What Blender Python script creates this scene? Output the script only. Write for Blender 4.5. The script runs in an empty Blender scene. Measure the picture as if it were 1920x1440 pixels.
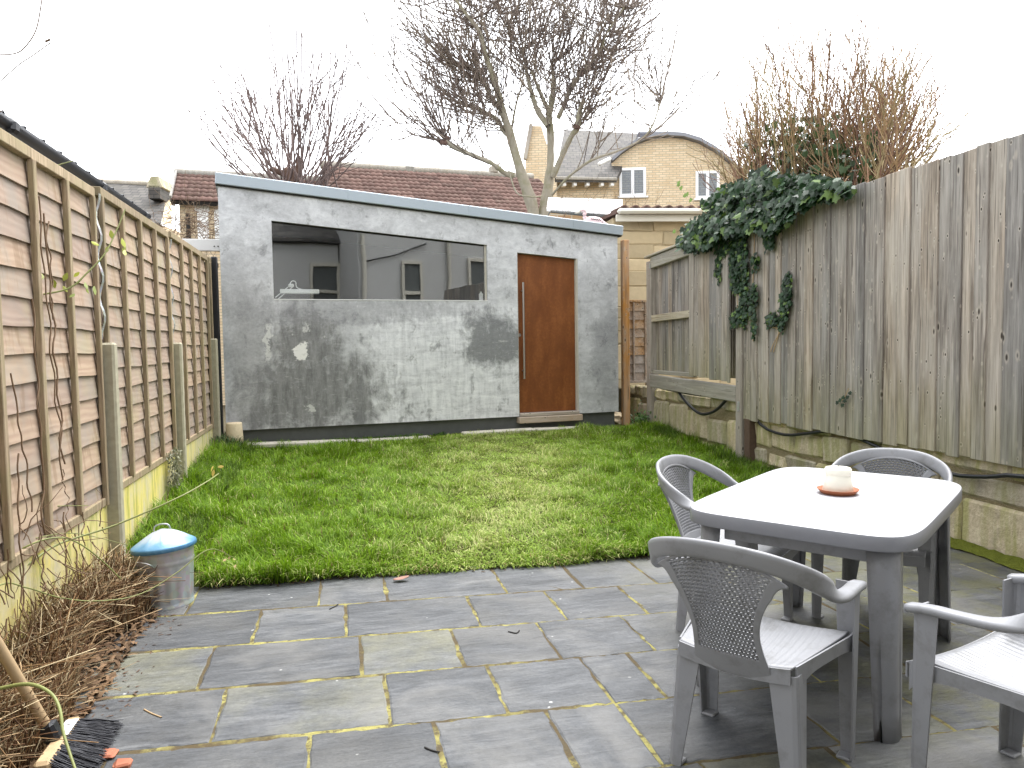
import bpy, math, random
import numpy as np
from mathutils import Vector, Matrix
random.seed(7); RG = np.random.default_rng(11)
sc = bpy.context.scene
col = sc.collection
rad = math.radians

# ------------------------------------------------------------------ camera
F, H = 1380.0, 1.37                       # focal length in photo pixels (1920 wide), eye height
RHO, PH, PT = math.atan(.0144), rad(13.05), math.atan(75 / F)
_h = np.array([math.sin(PH), math.cos(PH), 0]); _z = np.array([0, 0, 1.])
_r0 = np.array([math.cos(PH), -math.sin(PH), 0])
FW = _h * math.cos(PT) - _z * math.sin(PT); _u0 = _h * math.sin(PT) + _z * math.cos(PT)
RT = _r0 * math.cos(RHO) - _u0 * math.sin(RHO); UP = _u0 * math.cos(RHO) + _r0 * math.sin(RHO)
CAM = np.array([0, 0, H])
cd = bpy.data.cameras.new("camera"); cam = bpy.data.objects.new("camera", cd); col.objects.link(cam)
cd.sensor_width = 36; cd.lens = 36 * F / 1920; cd.clip_start = .05; cd.clip_end = 1000
M = Matrix.Identity(4)
for i in range(3):
    M[i][0], M[i][1], M[i][2], M[i][3] = RT[i], UP[i], -FW[i], CAM[i]
cam.matrix_world = M
sc.camera = cam

# ------------------------------------------------------------------ sky, sun, exposure
SUN_DIR = Vector((.28, .30, .90)).normalized()
w = bpy.data.worlds.new("World"); sc.world = w; w.use_nodes = True
wn, wl = w.node_tree.nodes, w.node_tree.links
wn.clear()
sky = wn.new('ShaderNodeTexSky'); sky.sky_type = 'NISHITA'; sky.sun_disc = False
sky.sun_elevation = math.asin(SUN_DIR.z); sky.sun_rotation = math.atan2(SUN_DIR.x, SUN_DIR.y)
sky.dust_density = 1.0; sky.air_density = 1.0; sky.ozone_density = 1.0
hs = wn.new('ShaderNodeHueSaturation'); hs.inputs['Saturation'].default_value = .13
bgn = wn.new('ShaderNodeBackground'); bgn.inputs['Strength'].default_value = .15
wo = wn.new('ShaderNodeOutputWorld')
wl.new(sky.outputs[0], hs.inputs['Color']); wl.new(hs.outputs[0], bgn.inputs['Color']); wl.new(bgn.outputs[0], wo.inputs['Surface'])
sd = bpy.data.lights.new("sun", 'SUN'); sun = bpy.data.objects.new("sun", sd); col.objects.link(sun)
sd.energy = 1.3; sd.angle = rad(50); sd.color = (1, .985, .97)
sun.rotation_euler = SUN_DIR.to_track_quat('Z', 'Y').to_euler()
sc.view_settings.view_transform = 'Standard'; sc.view_settings.look = 'None'
sc.view_settings.exposure = 2.2
sc.cycles.max_bounces = 6; sc.cycles.diffuse_bounces = 3; sc.cycles.glossy_bounces = 3; sc.cycles.transparent_max_bounces = 8; sc.view_settings.gamma = 1; sc.view_settings.use_curve_mapping = False

# ------------------------------------------------------------------ pixel helpers (a pixel gives a direction, the plane a distance)
def ray(x, y): return FW + RT * (x - 960) / F - UP * (y - 720) / F
def onz(x, y, z=0.):
    d = ray(x, y); return CAM + d * (z - H) / d[2]
def onx(x, y, gx):
    d = ray(x, y); return CAM + d * gx / d[0]
def onplane(x, y, p, n):
    d = ray(x, y); return CAM + d * ((np.array(p) - CAM) @ np.array(n)) / (d @ np.array(n))
def pd(x, y, dep): return CAM + ray(x, y) * dep

# ------------------------------------------------------------------ mesh helpers
W = {}
def put(ob, parent, org):
    col.objects.link(ob)
    W[ob.name] = np.array(org, float)
    if parent is not None:
        ob.parent = parent; ob.location = np.array(org) - W[parent.name]
    else:
        ob.location = org
    return ob
def thing(name, label, cat, loc=(0, 0, 0), group=None):
    o = bpy.data.objects.new(name, None); o.empty_display_size = .1
    put(o, None, loc); return tag(o, label, cat, group)
def tag(o, label=None, cat=None, group=None, kind=None):
    if label: o['label'] = label
    if cat: o['category'] = cat
    if group: o['group'] = group
    if kind: o['kind'] = kind
    return o
def mk(name, V, Fc, mat, parent=None, smooth=False, org=None, colr=None):
    V = np.asarray(V, float)
    if org is None:
        mn, mx = V.min(0), V.max(0); org = np.array([(mn[0] + mx[0]) / 2, (mn[1] + mx[1]) / 2, mn[2]])
    me = bpy.data.meshes.new(name)
    L = V - np.array(org)
    if isinstance(Fc, np.ndarray):
        k = Fc.shape[1]; n = len(Fc)
        me.vertices.add(len(L)); me.vertices.foreach_set('co', L.astype(np.float32).ravel())
        me.loops.add(n * k); me.loops.foreach_set('vertex_index', Fc.astype(np.int32).ravel())
        me.polygons.add(n); me.polygons.foreach_set('loop_start', np.arange(0, n * k, k, dtype=np.int32))
        try: me.polygons.foreach_set('loop_total', np.full(n, k, dtype=np.int32))
        except Exception: pass
        me.update(calc_edges=True)
    else:
        me.from_pydata(L.tolist(), [], [list(map(int, f)) for f in Fc]); me.update()
    if smooth: me.polygons.foreach_set('use_smooth', [True] * len(me.polygons))
    if colr is not None:
        at = me.color_attributes.new('col', 'FLOAT_COLOR', 'POINT')
        c4 = np.ones((len(V), 4), np.float32); c4[:, :3] = colr; at.data.foreach_set('color', c4.ravel())
    if mat is not None: me.materials.append(mat)
    ob = bpy.data.objects.new(name, me)
    return put(ob, parent, org)
class Mesh:                                # collects shapes that belong to one piece
    def __init__(s): s.V = []; s.F = []; s.n = 0
    def add(s, V, Fc):
        V = np.asarray(V, float); s.V.append(V); s.F += [[i + s.n for i in f] for f in Fc]; s.n += len(V); return s
    def mk(s, name, mat, parent=None, **k): return mk(name, np.vstack(s.V), s.F, mat, parent, **k)
# chamfered box topology
def _cf():
    def ix(k, a): return 3 * k + a
    P = np.zeros((24, 3))
    for k in range(8):
        s = [1 if k >> a & 1 else -1 for a in range(3)]
        for a in range(3):
            v = [.8 * q for q in s]; v[a] = s[a]; P[ix(k, a)] = v
    Fs = []
    for a in range(3):
        b, c = (a + 1) % 3, (a + 2) % 3
        for sd_ in (0, 1):
            ks = [(sd_ << a) | (i << b) | (j << c) for i, j in ((0, 0), (1, 0), (1, 1), (0, 1))]
            Fs.append([ix(k, a) for k in ks])
        for i in (0, 1):
            for j in (0, 1):
                k1 = (i << b) | (j << c); k2 = k1 | (1 << a)
                Fs.append([ix(k1, b), ix(k2, b), ix(k2, c), ix(k1, c)])
    for k in range(8): Fs.append([ix(k, 0), ix(k, 1), ix(k, 2)])
    out = []
    for f in Fs:
        q = P[f]; nn = np.cross(q[1] - q[0], q[2] - q[0])
        out.append(f if nn @ q.mean(0) > 0 else f[::-1])
    return out
CF = _cf()
def cbox(x0, x1, y0, y1, z0, z1, c=.004, jit=0.):
    lo = np.array([x0, y0, z0], float); hi = np.array([x1, y1, z1], float); V = []
    c = min(c, (hi - lo).min() * .45)
    for k in range(8):
        s = np.array([k >> a & 1 for a in range(3)]); sg = 2 * s - 1
        p = np.where(s, hi, lo) + (RG.uniform(-jit, jit, 3) if jit else 0)
        for a in range(3):
            v = p - sg * c; v[a] = p[a]; V.append(v)
    return np.array(V), CF
def bar(p, q, wx, wz, c=.003, up=(0, 0, 1)):
    """chamfered bar from p to q, width wx across, wz along 'up'"""
    p = np.array(p, float); q = np.array(q, float); d = q - p; L = np.linalg.norm(d); d /= L
    u = np.array(up, float); s = np.cross(d, u); s /= np.linalg.norm(s); u = np.cross(s, d)
    V, f = cbox(0, L, -wx / 2, wx / 2, -wz / 2, wz / 2, c)
    return p + V[:, :1] * d - V[:, 1:2] * s + V[:, 2:] * u, f
def tubes(paths, sides=5, cap=True):
    """paths: list of (pts Nx3, radii N) -> V, F(list quads)"""
    Vs, Fs, n = [], [], 0
    an = np.arange(sides) * 2 * math.pi / sides; ca, sa = np.cos(an), np.sin(an)
    base = np.arange(sides); nxt = (base + 1) % sides
    for P, r in paths:
        P = np.asarray(P, float); r = np.broadcast_to(np.asarray(r, float), (len(P),))
        T = np.gradient(P, axis=0); T /= np.linalg.norm(T, axis=1)[:, None] + 1e-9
        ref = np.array([0, 0, 1.]) if abs(T[:, 2]).mean() < .8 else np.array([1., .2, 0])
        A = np.cross(T, ref); A /= np.linalg.norm(A, axis=1)[:, None] + 1e-9; B = np.cross(T, A)
        ring = P[:, None] + r[:, None, None] * (ca[None, :, None] * A[:, None] + sa[None, :, None] * B[:, None])
        Vs.append(ring.reshape(-1, 3))
        for i in range(len(P) - 1):
            a = n + i * sides
            Fs.append(np.stack([a + base, a + nxt, a + sides + nxt, a + sides + base], 1))
        n += len(P) * sides
    return np.vstack(Vs), np.vstack(Fs)
def spline(pts, n=24):
    P = np.array(pts, float); m = len(P)
    if m == 2: return P[0] + (P[1] - P[0]) * np.linspace(0, 1, n)[:, None]
    Q = np.vstack([2 * P[0] - P[1], P, 2 * P[-1] - P[-2]]); out = []
    for t in np.linspace(0, m - 1 - 1e-6, n):
        i = int(t); f = t - i; a, b, c_, d = Q[i:i + 4]
        out.append(.5 * (2 * b + (c_ - a) * f + (2 * a - 5 * b + 4 * c_ - d) * f ** 2 + (3 * b - a - 3 * c_ + d) * f ** 3))
    return np.array(out)
def lathe(prof, n=28, cx=0, cy=0, rx=1., ry=1.):
    V = [[cx + r * rx * math.cos(2 * math.pi * k / n), cy + r * ry * math.sin(2 * math.pi * k / n), z] for r, z in prof for k in range(n)]
    Fc = [[i * n + k, i * n + (k + 1) % n, (i + 1) * n + (k + 1) % n, (i + 1) * n + k] for i in range(len(prof) - 1) for k in range(n)]
    return np.array(V), Fc
def gridf(nx, ny, fn):
    V = [fn(i / nx, j / ny) for j in range(ny + 1) for i in range(nx + 1)]
    Fc = [[j * (nx + 1) + i, j * (nx + 1) + i + 1, (j + 1) * (nx + 1) + i + 1, (j + 1) * (nx + 1) + i] for j in range(ny) for i in range(nx)]
    return np.array(V), Fc
def solid(ob, t, off=-1):
    m = ob.modifiers.new('s', 'SOLIDIFY'); m.thickness = t; m.offset = off; return ob
def vn(x, y, seed=0):
    """value noise 0..1"""
    x = np.asarray(x, float); y = np.asarray(y, float); xi = np.floor(x).astype(int); yi = np.floor(y).astype(int)
    fx, fy = x - xi, y - yi; fx = fx * fx * (3 - 2 * fx); fy = fy * fy * (3 - 2 * fy)
    def hsh(a, b): return np.modf(np.abs(np.sin(a * 127.1 + b * 311.7 + seed * 74.7) * 43758.5453))[0]
    return (hsh(xi, yi) * (1 - fx) + hsh(xi + 1, yi) * fx) * (1 - fy) + (hsh(xi, yi + 1) * (1 - fx) + hsh(xi + 1, yi + 1) * fx) * fy
def ss(a, b, x): 
    t = np.clip((x - a) / (b - a), 0, 1); return t * t * (3 - 2 * t)
def inpoly(x, y, P):
    c = np.zeros(np.shape(x), bool); n = len(P)
    for i in range(n):
        x1, y1 = P[i]; x2, y2 = P[(i + 1) % n]
        c ^= ((y1 > y) != (y2 > y)) & (x < (x2 - x1) * (y - y1) / (y2 - y1 + 1e-9) + x1)
    return c

# ------------------------------------------------------------------ materials
class G:
    def __init__(s, name):
        s.m = bpy.data.materials.new(name); s.m.use_nodes = True; s.t = s.m.node_tree; s.t.nodes.clear()
        s.out = s.t.nodes.new('ShaderNodeOutputMaterial'); s.tc = s.t.nodes.new('ShaderNodeTexCoord'); s.oi = s.t.nodes.new('ShaderNodeObjectInfo')
    def L(s, inp, v):
        if isinstance(v, bpy.types.NodeSocket): s.t.links.new(v, inp)
        elif isinstance(v, (tuple, list)):
            inp.default_value = (*v, 1) if len(v) == 3 and inp.type == 'RGBA' else v
        else: inp.default_value = v
    def n(s, ty, **k):
        nd = s.t.nodes.new(ty)
        for a, b in k.items(): setattr(nd, a, b)
        return nd
    @property
    def rnd(s): return s.oi.outputs['Random']
    def vec(s, rand=True, scale=(1, 1, 1), loc=(0, 0, 0), rot=(0, 0, 0)):
        v = s.tc.outputs['Object']
        if rand:
            a = s.n('ShaderNodeVectorMath', operation='MULTIPLY'); s.L(a.inputs[0], s.rnd); a.inputs[1].default_value = (37, 53, 71)
            b = s.n('ShaderNodeVectorMath', operation='ADD'); s.L(b.inputs[0], v); s.L(b.inputs[1], a.outputs[0]); v = b.outputs[0]
        mp = s.n('ShaderNodeMapping'); s.L(mp.inputs['Vector'], v); mp.inputs['Scale'].default_value = scale; mp.inputs['Location'].default_value = loc; mp.inputs['Rotation'].default_value = rot
        return mp.outputs[0]
    def noise(s, v, scale, detail=5, rough=.6, dist=0.):
        a = s.n('ShaderNodeTexNoise'); s.L(a.inputs['Vector'], v); s.L(a.inputs['Scale'], scale); a.inputs['Detail'].default_value = detail; a.inputs['Roughness'].default_value = rough; a.inputs['Distortion'].default_value = dist
        return a.outputs['Fac']
    def vor(s, v, scale, feature='F1', out='Distance', rnd=1.):
        a = s.n('ShaderNodeTexVoronoi', feature=feature); s.L(a.inputs['Vector'], v); a.inputs['Scale'].default_value = scale; a.inputs['Randomness'].default_value = rnd
        return a.outputs[out]
    def wave(s, v, scale, dist=4., detail=2, ty='RINGS', dscale=1.):
        a = s.n('ShaderNodeTexWave', wave_type=ty); s.L(a.inputs['Vector'], v); a.inputs['Scale'].default_value = scale; a.inputs['Distortion'].default_value = dist; a.inputs['Detail'].default_value = detail; a.inputs['Detail Scale'].default_value = dscale
        return a.outputs['Fac']
    def ramp(s, f, stops, interp='LINEAR'):
        a = s.n('ShaderNodeValToRGB'); s.L(a.inputs[0], f); e = a.color_ramp.elements; a.color_ramp.interpolation = interp
        while len(e) < len(stops): e.new(.5)
        for el, (p, c) in zip(e, stops):
            el.position = p; el.color = (*c, 1) if isinstance(c, tuple) else (c, c, c, 1)
        return a.outputs[0]
    def mix(s, f, a, b, mode='MIX'):
        m = s.n('ShaderNodeMix', data_type='RGBA', blend_type=mode); s.L(m.inputs[0], f); s.L(m.inputs[6], a); s.L(m.inputs[7], b); return m.outputs[2]
    def math(s, op, a, b=0., clamp=False):
        m = s.n('ShaderNodeMath', operation=op, use_clamp=clamp); s.L(m.inputs[0], a); s.L(m.inputs[1], b); return m.outputs[0]
    def sep(s, v):
        a = s.n('ShaderNodeSeparateXYZ'); s.L(a.inputs[0], v); return a.outputs
    def hsv(s, c, h=.5, sat=1., v=1.):
        a = s.n('ShaderNodeHueSaturation'); s.L(a.inputs['Color'], c); s.L(a.inputs['Hue'], h); s.L(a.inputs['Saturation'], sat); s.L(a.inputs['Value'], v); return a.outputs[0]
    def bump(s, h, st=.4, d=.01, nrm=None):
        a = s.n('ShaderNodeBump'); s.L(a.inputs['Height'], h); a.inputs['Strength'].default_value = st; a.inputs['Distance'].default_value = d
        if nrm is not None: s.L(a.inputs['Normal'], nrm)
        return a.outputs[0]
    def attr(s): return s.n('ShaderNodeAttribute', attribute_name='col').outputs['Color']
    def fin(s, c, rough=.8, nrm=None, metal=0., spec=.3, trans=0.):
        b = s.n('ShaderNodeBsdfPrincipled'); s.L(b.inputs['Base Color'], c); s.L(b.inputs['Roughness'], rough); s.L(b.inputs['Metallic'], metal); s.L(b.inputs['Specular IOR Level'], spec)
        if nrm is not None: s.L(b.inputs['Normal'], nrm)
        sh = b.outputs[0]
        if trans:
            t = s.n('ShaderNodeBsdfTranslucent'); s.L(t.inputs['Color'], c); m = s.n('ShaderNodeMixShader'); m.inputs[0].default_value = trans
            s.t.links.new(sh, m.inputs[1]); s.t.links.new(t.outputs[0], m.inputs[2]); sh = m.outputs[0]
        s.t.links.new(sh, s.out.inputs['Surface']); return s.m
def rv(g, lo, hi): return g.math('ADD', g.math('MULTIPLY', g.rnd, hi - lo), lo)

def plain(name, c, rough=.6, metal=0., spec=.4, var=.12, scale=30, bump=.15, rand=.08):
    g = G(name); v = g.vec(); n = g.noise(v, scale, 5)
    c2 = g.hsv(g.mix(n, tuple(q * (1 - var) for q in c), tuple(min(1, q * (1 + var)) for q in c)), v=rv(g, 1 - rand, 1 + rand))
    return g.fin(c2, rough, g.bump(n, bump, .003), metal, spec)

def m_plaster():
    g = G('grey_trowelled_plaster'); v = g.vec(False)          # object space: x along the wall, z up
    x, y, z = g.sep(v)
    big = g.noise(g.vec(False, (1, 1, 1.3)), 1.4, 6, .65, .6)
    mid = g.noise(g.vec(False, (1, 1, 1.6)), 5, 8, .7, .8)
    fine = g.noise(v, 28, 8, .75, .4)
    streak = g.noise(g.vec(False, (9, 1, 1.2)), 2.2, 6, .7, .3)
    strH = g.noise(g.vec(False, (1.2, 1, 9)), 1.6, 6, .7, .5)
    wob = g.math('MULTIPLY', g.math('SUBTRACT', g.noise(v, 2.6, 7, .7, 1.), .5), 1.0)
    wob2 = g.math('MULTIPLY', g.math('SUBTRACT', g.noise(v, 9, 7, .7, .6), .5), .35)
    wb = g.math('ADD', wob, wob2)
    def warp(sc_, amp, loc): return g.math('MULTIPLY', g.math('SUBTRACT', g.noise(g.vec(False, (1, 1, 1), loc), sc_, 6, .75), .5), amp)
    xw = g.math('ADD', x, g.math('ADD', warp(5, .35, (3, 1, 2)), warp(17, .16, (8, 5, 1)))); zw = g.math('ADD', z, g.math('ADD', warp(5, .30, (1, 9, 4)), warp(17, .16, (2, 2, 7))))
    def blob(cx, cz, rx, rz, soft=.25):
        a = g.math('DIVIDE', g.math('SUBTRACT', xw, cx), rx); b = g.math('DIVIDE', g.math('SUBTRACT', zw, cz), rz)
        d = g.math('SQRT', g.math('ADD', g.math('MULTIPLY', a, a), g.math('MULTIPLY', b, b)))
        d = g.math('ADD', d, g.math('MULTIPLY', wb, .6))
        m = g.n('ShaderNodeMapRange', interpolation_type='SMOOTHSTEP'); g.L(m.inputs[0], d); m.inputs[1].default_value = 1 - soft; m.inputs[2].default_value = 1 + soft; m.inputs[3].default_value = 1; m.inputs[4].default_value = 0
        return m.outputs[0]
    base = g.ramp(g.math('ADD', g.math('MULTIPLY', big, .55), g.math('MULTIPLY', mid, .45)), [(.36, (.40, .403, .415)), (.5, (.555, .56, .575)), (.64, (.74, .745, .76))])
    low = g.n('ShaderNodeMapRange', interpolation_type='SMOOTHSTEP'); g.L(low.inputs[0], g.math('ADD', z, g.math('MULTIPLY', wob, .15))); low.inputs[1].default_value = 1.30; low.inputs[2].default_value = 1.42; low.inputs[3].default_value = 1; low.inputs[4].default_value = 0
    lowm = low.outputs[0]
    # pale lower wall with streaks, right of the dark patches
    right = g.n('ShaderNodeMapRange', interpolation_type='SMOOTHSTEP'); g.L(right.inputs[0], g.math('ADD', x, wb)); right.inputs[1].default_value = 1.35; right.inputs[2].default_value = 1.8
    r2 = g.n('ShaderNodeMapRange', interpolation_type='SMOOTHSTEP'); g.L(r2.inputs[0], x); r2.inputs[1].default_value = 3.36; r2.inputs[2].default_value = 3.40; r2.inputs[3].default_value = 1; r2.inputs[4].default_value = 0
    pale = g.math('MULTIPLY', g.math('MULTIPLY', right.outputs[0], lowm), r2.outputs[0])
    palec = g.ramp(g.math('ADD', g.math('MULTIPLY', streak, .35), g.math('ADD', g.math('MULTIPLY', mid, .35), g.math('MULTIPLY', strH, .3))), [(.37, (.44, .445, .46)), (.5, (.69, .695, .715)), (.61, (.88, .885, .90))])
    c = g.mix(pale, base, palec)
    pn = g.math('ADD', g.math('MULTIPLY', g.noise(g.vec(False, (1.3, 1, 1)), 4.5, 9, .72, .5), 1.5), g.math('MULTIPLY', g.noise(g.vec(False, (2, 1, .9)), 3.0, 7, .7), .9))
    def patch(m_, lo=.50, hi=.92): return g.ramp(g.math('SUBTRACT', g.math('ADD', g.math('MULTIPLY', m_, .72), pn), .82), [(lo, 0.), (hi, 1.)])
    d1 = patch(g.math('MAXIMUM', blob(.97, .36, .72, .46, .8), blob(.86, .96, .38, .28, .8)))
    c = g.mix(g.math('MULTIPLY', d1, .95), c, g.ramp(g.noise(g.vec(False, (5, 1, 1)), 3, 8, .75), [(.38, .15), (.62, .30)]))
    c = g.mix(g.math('MULTIPLY', patch(blob(3.05, .92, .36, .30, .8)), .85), c, (.17, .175, .18))
    c = g.mix(g.math('MULTIPLY', patch(blob(1.4, 1.30, 1.3, .14, .8)), .5), c, (.26, .26, .275))
    c = g.mix(g.math('MULTIPLY', patch(blob(.25, .9, .2, .9, .9)), .4), c, (.27, .27, .28))
    c = g.mix(g.math('MULTIPLY', blob(4.6, .75, .25, .6), .35), c, (.16, .165, .18))
    c = g.mix(blob(.80, .84, .075, .10, .12), c, (.82, .81, .78))           # bare white filler patches
    c = g.mix(g.math('MULTIPLY', blob(.46, .95, .035, .20, .15), .9), c, (.68, .68, .66))
    c = g.mix(g.math('MULTIPLY', blob(.87, 1.1, .05, .03, .2), .8), c, (.62, .62, .6))
    c = g.mix(blob(.88, .2, .04, .05, .2), c, (.6, .6, .58))
    sc1 = g.ramp(g.noise(g.vec(False, (1, 1, 5)), 7, 9, .8, 1.2), [(.56, 0.), (.66, 1.)])
    c = g.mix(g.math('MULTIPLY', sc1, .6), c, (.62, .62, .61))
    sc2 = g.ramp(g.noise(g.vec(False, (1, 1, 3), (5, 2, 9)), 14, 9, .8, 1.), [(.57, 0.), (.67, 1.)])
    c = g.mix(g.math('MULTIPLY', sc2, .5), c, (.15, .15, .16))
    lit = g.ramp(g.vor(g.vec(False, (1, 1, .7)), 6.5), [(.03, 1.), (.075, 0.)])
    c = g.mix(g.math('MULTIPLY', lit, g.ramp(mid, [(.5, 0.), (.56, .55)])), c, (.7, .7, .68))
    c = g.mix(.25, c, g.ramp(fine, [(.3, .15), (.7, .7)]), 'OVERLAY')
    hgt = g.math('ADD', g.math('MULTIPLY', mid, .6), g.math('MULTIPLY', fine, .4))
    return g.fin(c, g.ramp(mid, [(.3, .55), (.7, .8)]), g.bump(hgt, .25, .012), 0, .3)

def m_oldwood(name='weathered_grey_board', tint=(1, 1, 1), green=1., axis='z', lo=(.095, .077, .062), hi=(.475, .41, .34)):
    g = G(name); sc_ = {'z': (1, 1, .045), 'y': (1, .045, 1), 'x': (.045, 1, 1)}[axis]
    v = g.vec(True, sc_); f1 = g.noise(v, 60, 6, .7, .3); f2 = g.noise(v, 16, 5, .6, .8)
    k = {'z': (1, 1, .30), 'y': (1, .3, 1), 'x': (.3, 1, 1)}[axis]
    big = g.noise(g.vec(True, k), 4.0, 5, .6, .4)
    c = g.ramp(g.math('ADD', g.math('MULTIPLY', f1, .5), g.math('MULTIPLY', f2, .5)), [(.36, tuple(q * t for q, t in zip(lo, tint))), (.52, tuple((a + b) / 2 * t for a, b, t in zip(lo, hi, tint))), (.64, tuple(q * t for q, t in zip(hi, tint)))])
    c = g.mix(g.ramp(big, [(.42, 0.), (.62, .5)]), c, (.41, .385, .345), 'MIX')
    c = g.hsv(c, sat=rv(g, .45, 1.15), v=rv(g, .78, 1.2))
    kn = g.vor(g.vec(True, {'z': (1, 1, .42), 'y': (1, .42, 1), 'x': (.42, 1, 1)}[axis]), 11.)
    knm = g.ramp(kn, [(.06, 1.), (.11, .0)]); ring = g.ramp(kn, [(.08, 0.), (.13, .5), (.22, 0.)])
    c = g.mix(ring, c, (.47, .42, .35)); c = g.mix(g.math('MULTIPLY', knm, .9), c, (.035, .026, .02))
    kn2 = g.vor(g.vec(True, {'z': (1, 1, .6), 'y': (1, .6, 1), 'x': (.6, 1, 1)}[axis], (4, 7, 2)), 21.); sel = g.ramp(g.noise(g.vec(True), 6, 2), [(.5, 0.), (.55, 1.)])
    c = g.mix(g.math('MULTIPLY', g.ramp(kn2, [(.10, 0.), (.16, .6), (.26, 0.)]), sel), c, (.52, .47, .40)); c = g.mix(g.math('MULTIPLY', g.ramp(kn2, [(.09, 1.), (.14, 0.)]), sel), c, (.04, .03, .022))
    crk = g.ramp(g.noise(g.vec(True, {'z': (1, 1, .02), 'y': (1, .02, 1), 'x': (.02, 1, 1)}[axis], (3, 3, 3)), 75, 3, .5), [(.64, 0.), (.68, .7)]); c = g.mix(crk, c, (.06, .048, .038))
    if green:
        z = g.sep(g.vec(False))[2]
        mp = g.n('ShaderNodeMapRange'); g.L(mp.inputs[0], g.math('ADD', z, g.math('MULTIPLY', big, 1.1))); mp.inputs[1].default_value = .35; mp.inputs[2].default_value = 1.15; mp.inputs[3].default_value = .42 * green; mp.inputs[4].default_value = 0
        c = g.mix(g.math('MULTIPLY', mp.outputs[0], g.ramp(f2, [(.3, .3), (.6, 1.)])), c, (.30, .30, .12))
    hgt = g.math('SUBTRACT', g.math('ADD', g.math('MULTIPLY', f1, .7), g.math('MULTIPLY', f2, .5)), g.math('MULTIPLY', knm, .5))
    return g.fin(c, .85, g.bump(hgt, .55, .006), 0, .15)

def m_lap():
    g = G('pale_lap_board'); v = g.vec(True, (1, .16, 1)); wv = g.wave(g.vec(True, (1, .22, 1.0), (0, .3, .2)), 9, 7, 3, 'RINGS', 1.2)
    f1 = g.noise(g.vec(True, (1, .05, 1)), 55, 5, .7); f2 = g.noise(v, 6, 4, .6, .5)
    c = g.mix(wv, (.335, .238, .18), (.42, .315, .24)); c = g.mix(g.ramp(f1, [(.38, 0.), (.62, .6)]), c, (.40, .30, .22))
    c = g.mix(g.ramp(f2, [(.45, 0.), (.65, .6)]), c, (.38, .30, .23)); c = g.mix(g.ramp(g.noise(g.vec(True), 3.2, 5, .6, .5), [(.48, 0.), (.64, .75)]), c, (.32, .28, .235))
    z = g.sep(g.vec(False))[2]
    c = g.hsv(c, h=rv(g, .494, .504), sat=rv(g, .88, 1.08), v=rv(g, .88, 1.10))
    c = g.mix(g.ramp(g.noise(g.vec(True, (1, 3, .6)), 5, 3), [(.58, 0.), (.66, .5)]), c, (.24, .16, .10))
    c = g.mix(g.ramp(g.noise(g.vec(True, (1, 1, .8)), 2.6, 5, .65, .4), [(.54, 0.), (.68, .3)]), c, (.36, .33, .17))
    return g.fin(c, .8, g.bump(g.math('ADD', wv, f1), .2, .002), 0, .2)

def m_batten():
    g = G('greenish_batten'); f1 = g.noise(g.vec(True, (1, 1, .06)), 60, 5, .7); f2 = g.noise(g.vec(), 5, 5, .6)
    c = g.mix(g.ramp(f1, [(.35, 0.), (.65, 1.)]), (.22, .165, .105), (.44, .345, .235)); c = g.mix(g.ramp(f2, [(.42, 0.), (.62, .5)]), c, (.27, .24, .13)); c = g.hsv(c, v=rv(g, .85, 1.15))
    return g.fin(c, .8, g.bump(f1, .3, .003), 0, .2)

def m_lichen():
    g = G('lichened_concrete'); n1 = g.noise(g.vec(), 4, 6, .65, .4); n2 = g.noise(g.vec(), 40, 5); drip = g.noise(g.vec(True, (1, 6, .7)), 2.4, 5, .65)
    c = g.mix(n2, (.42, .38, .27), (.60, .56, .43))
    c = g.mix(g.ramp(g.math('ADD', g.math('MULTIPLY', n1, .6), g.math('MULTIPLY', drip, .4)), [(.36, 0.), (.58, 1.)]), c, (.68, .58, .16))
    c = g.mix(g.ramp(drip, [(.52, 0.), (.64, .75)]), c, (.25, .27, .075))
    c = g.mix(g.math('MULTIPLY', g.ramp(n1, [(.62, 0.), (.7, .6)]), g.rnd), c, (.3, .26, .2))
    return g.fin(g.hsv(c, sat=rv(g, .75, 1.05), v=rv(g, .9, 1.05)), .9, g.bump(n2, .3, .004), 0, .15)

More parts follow.
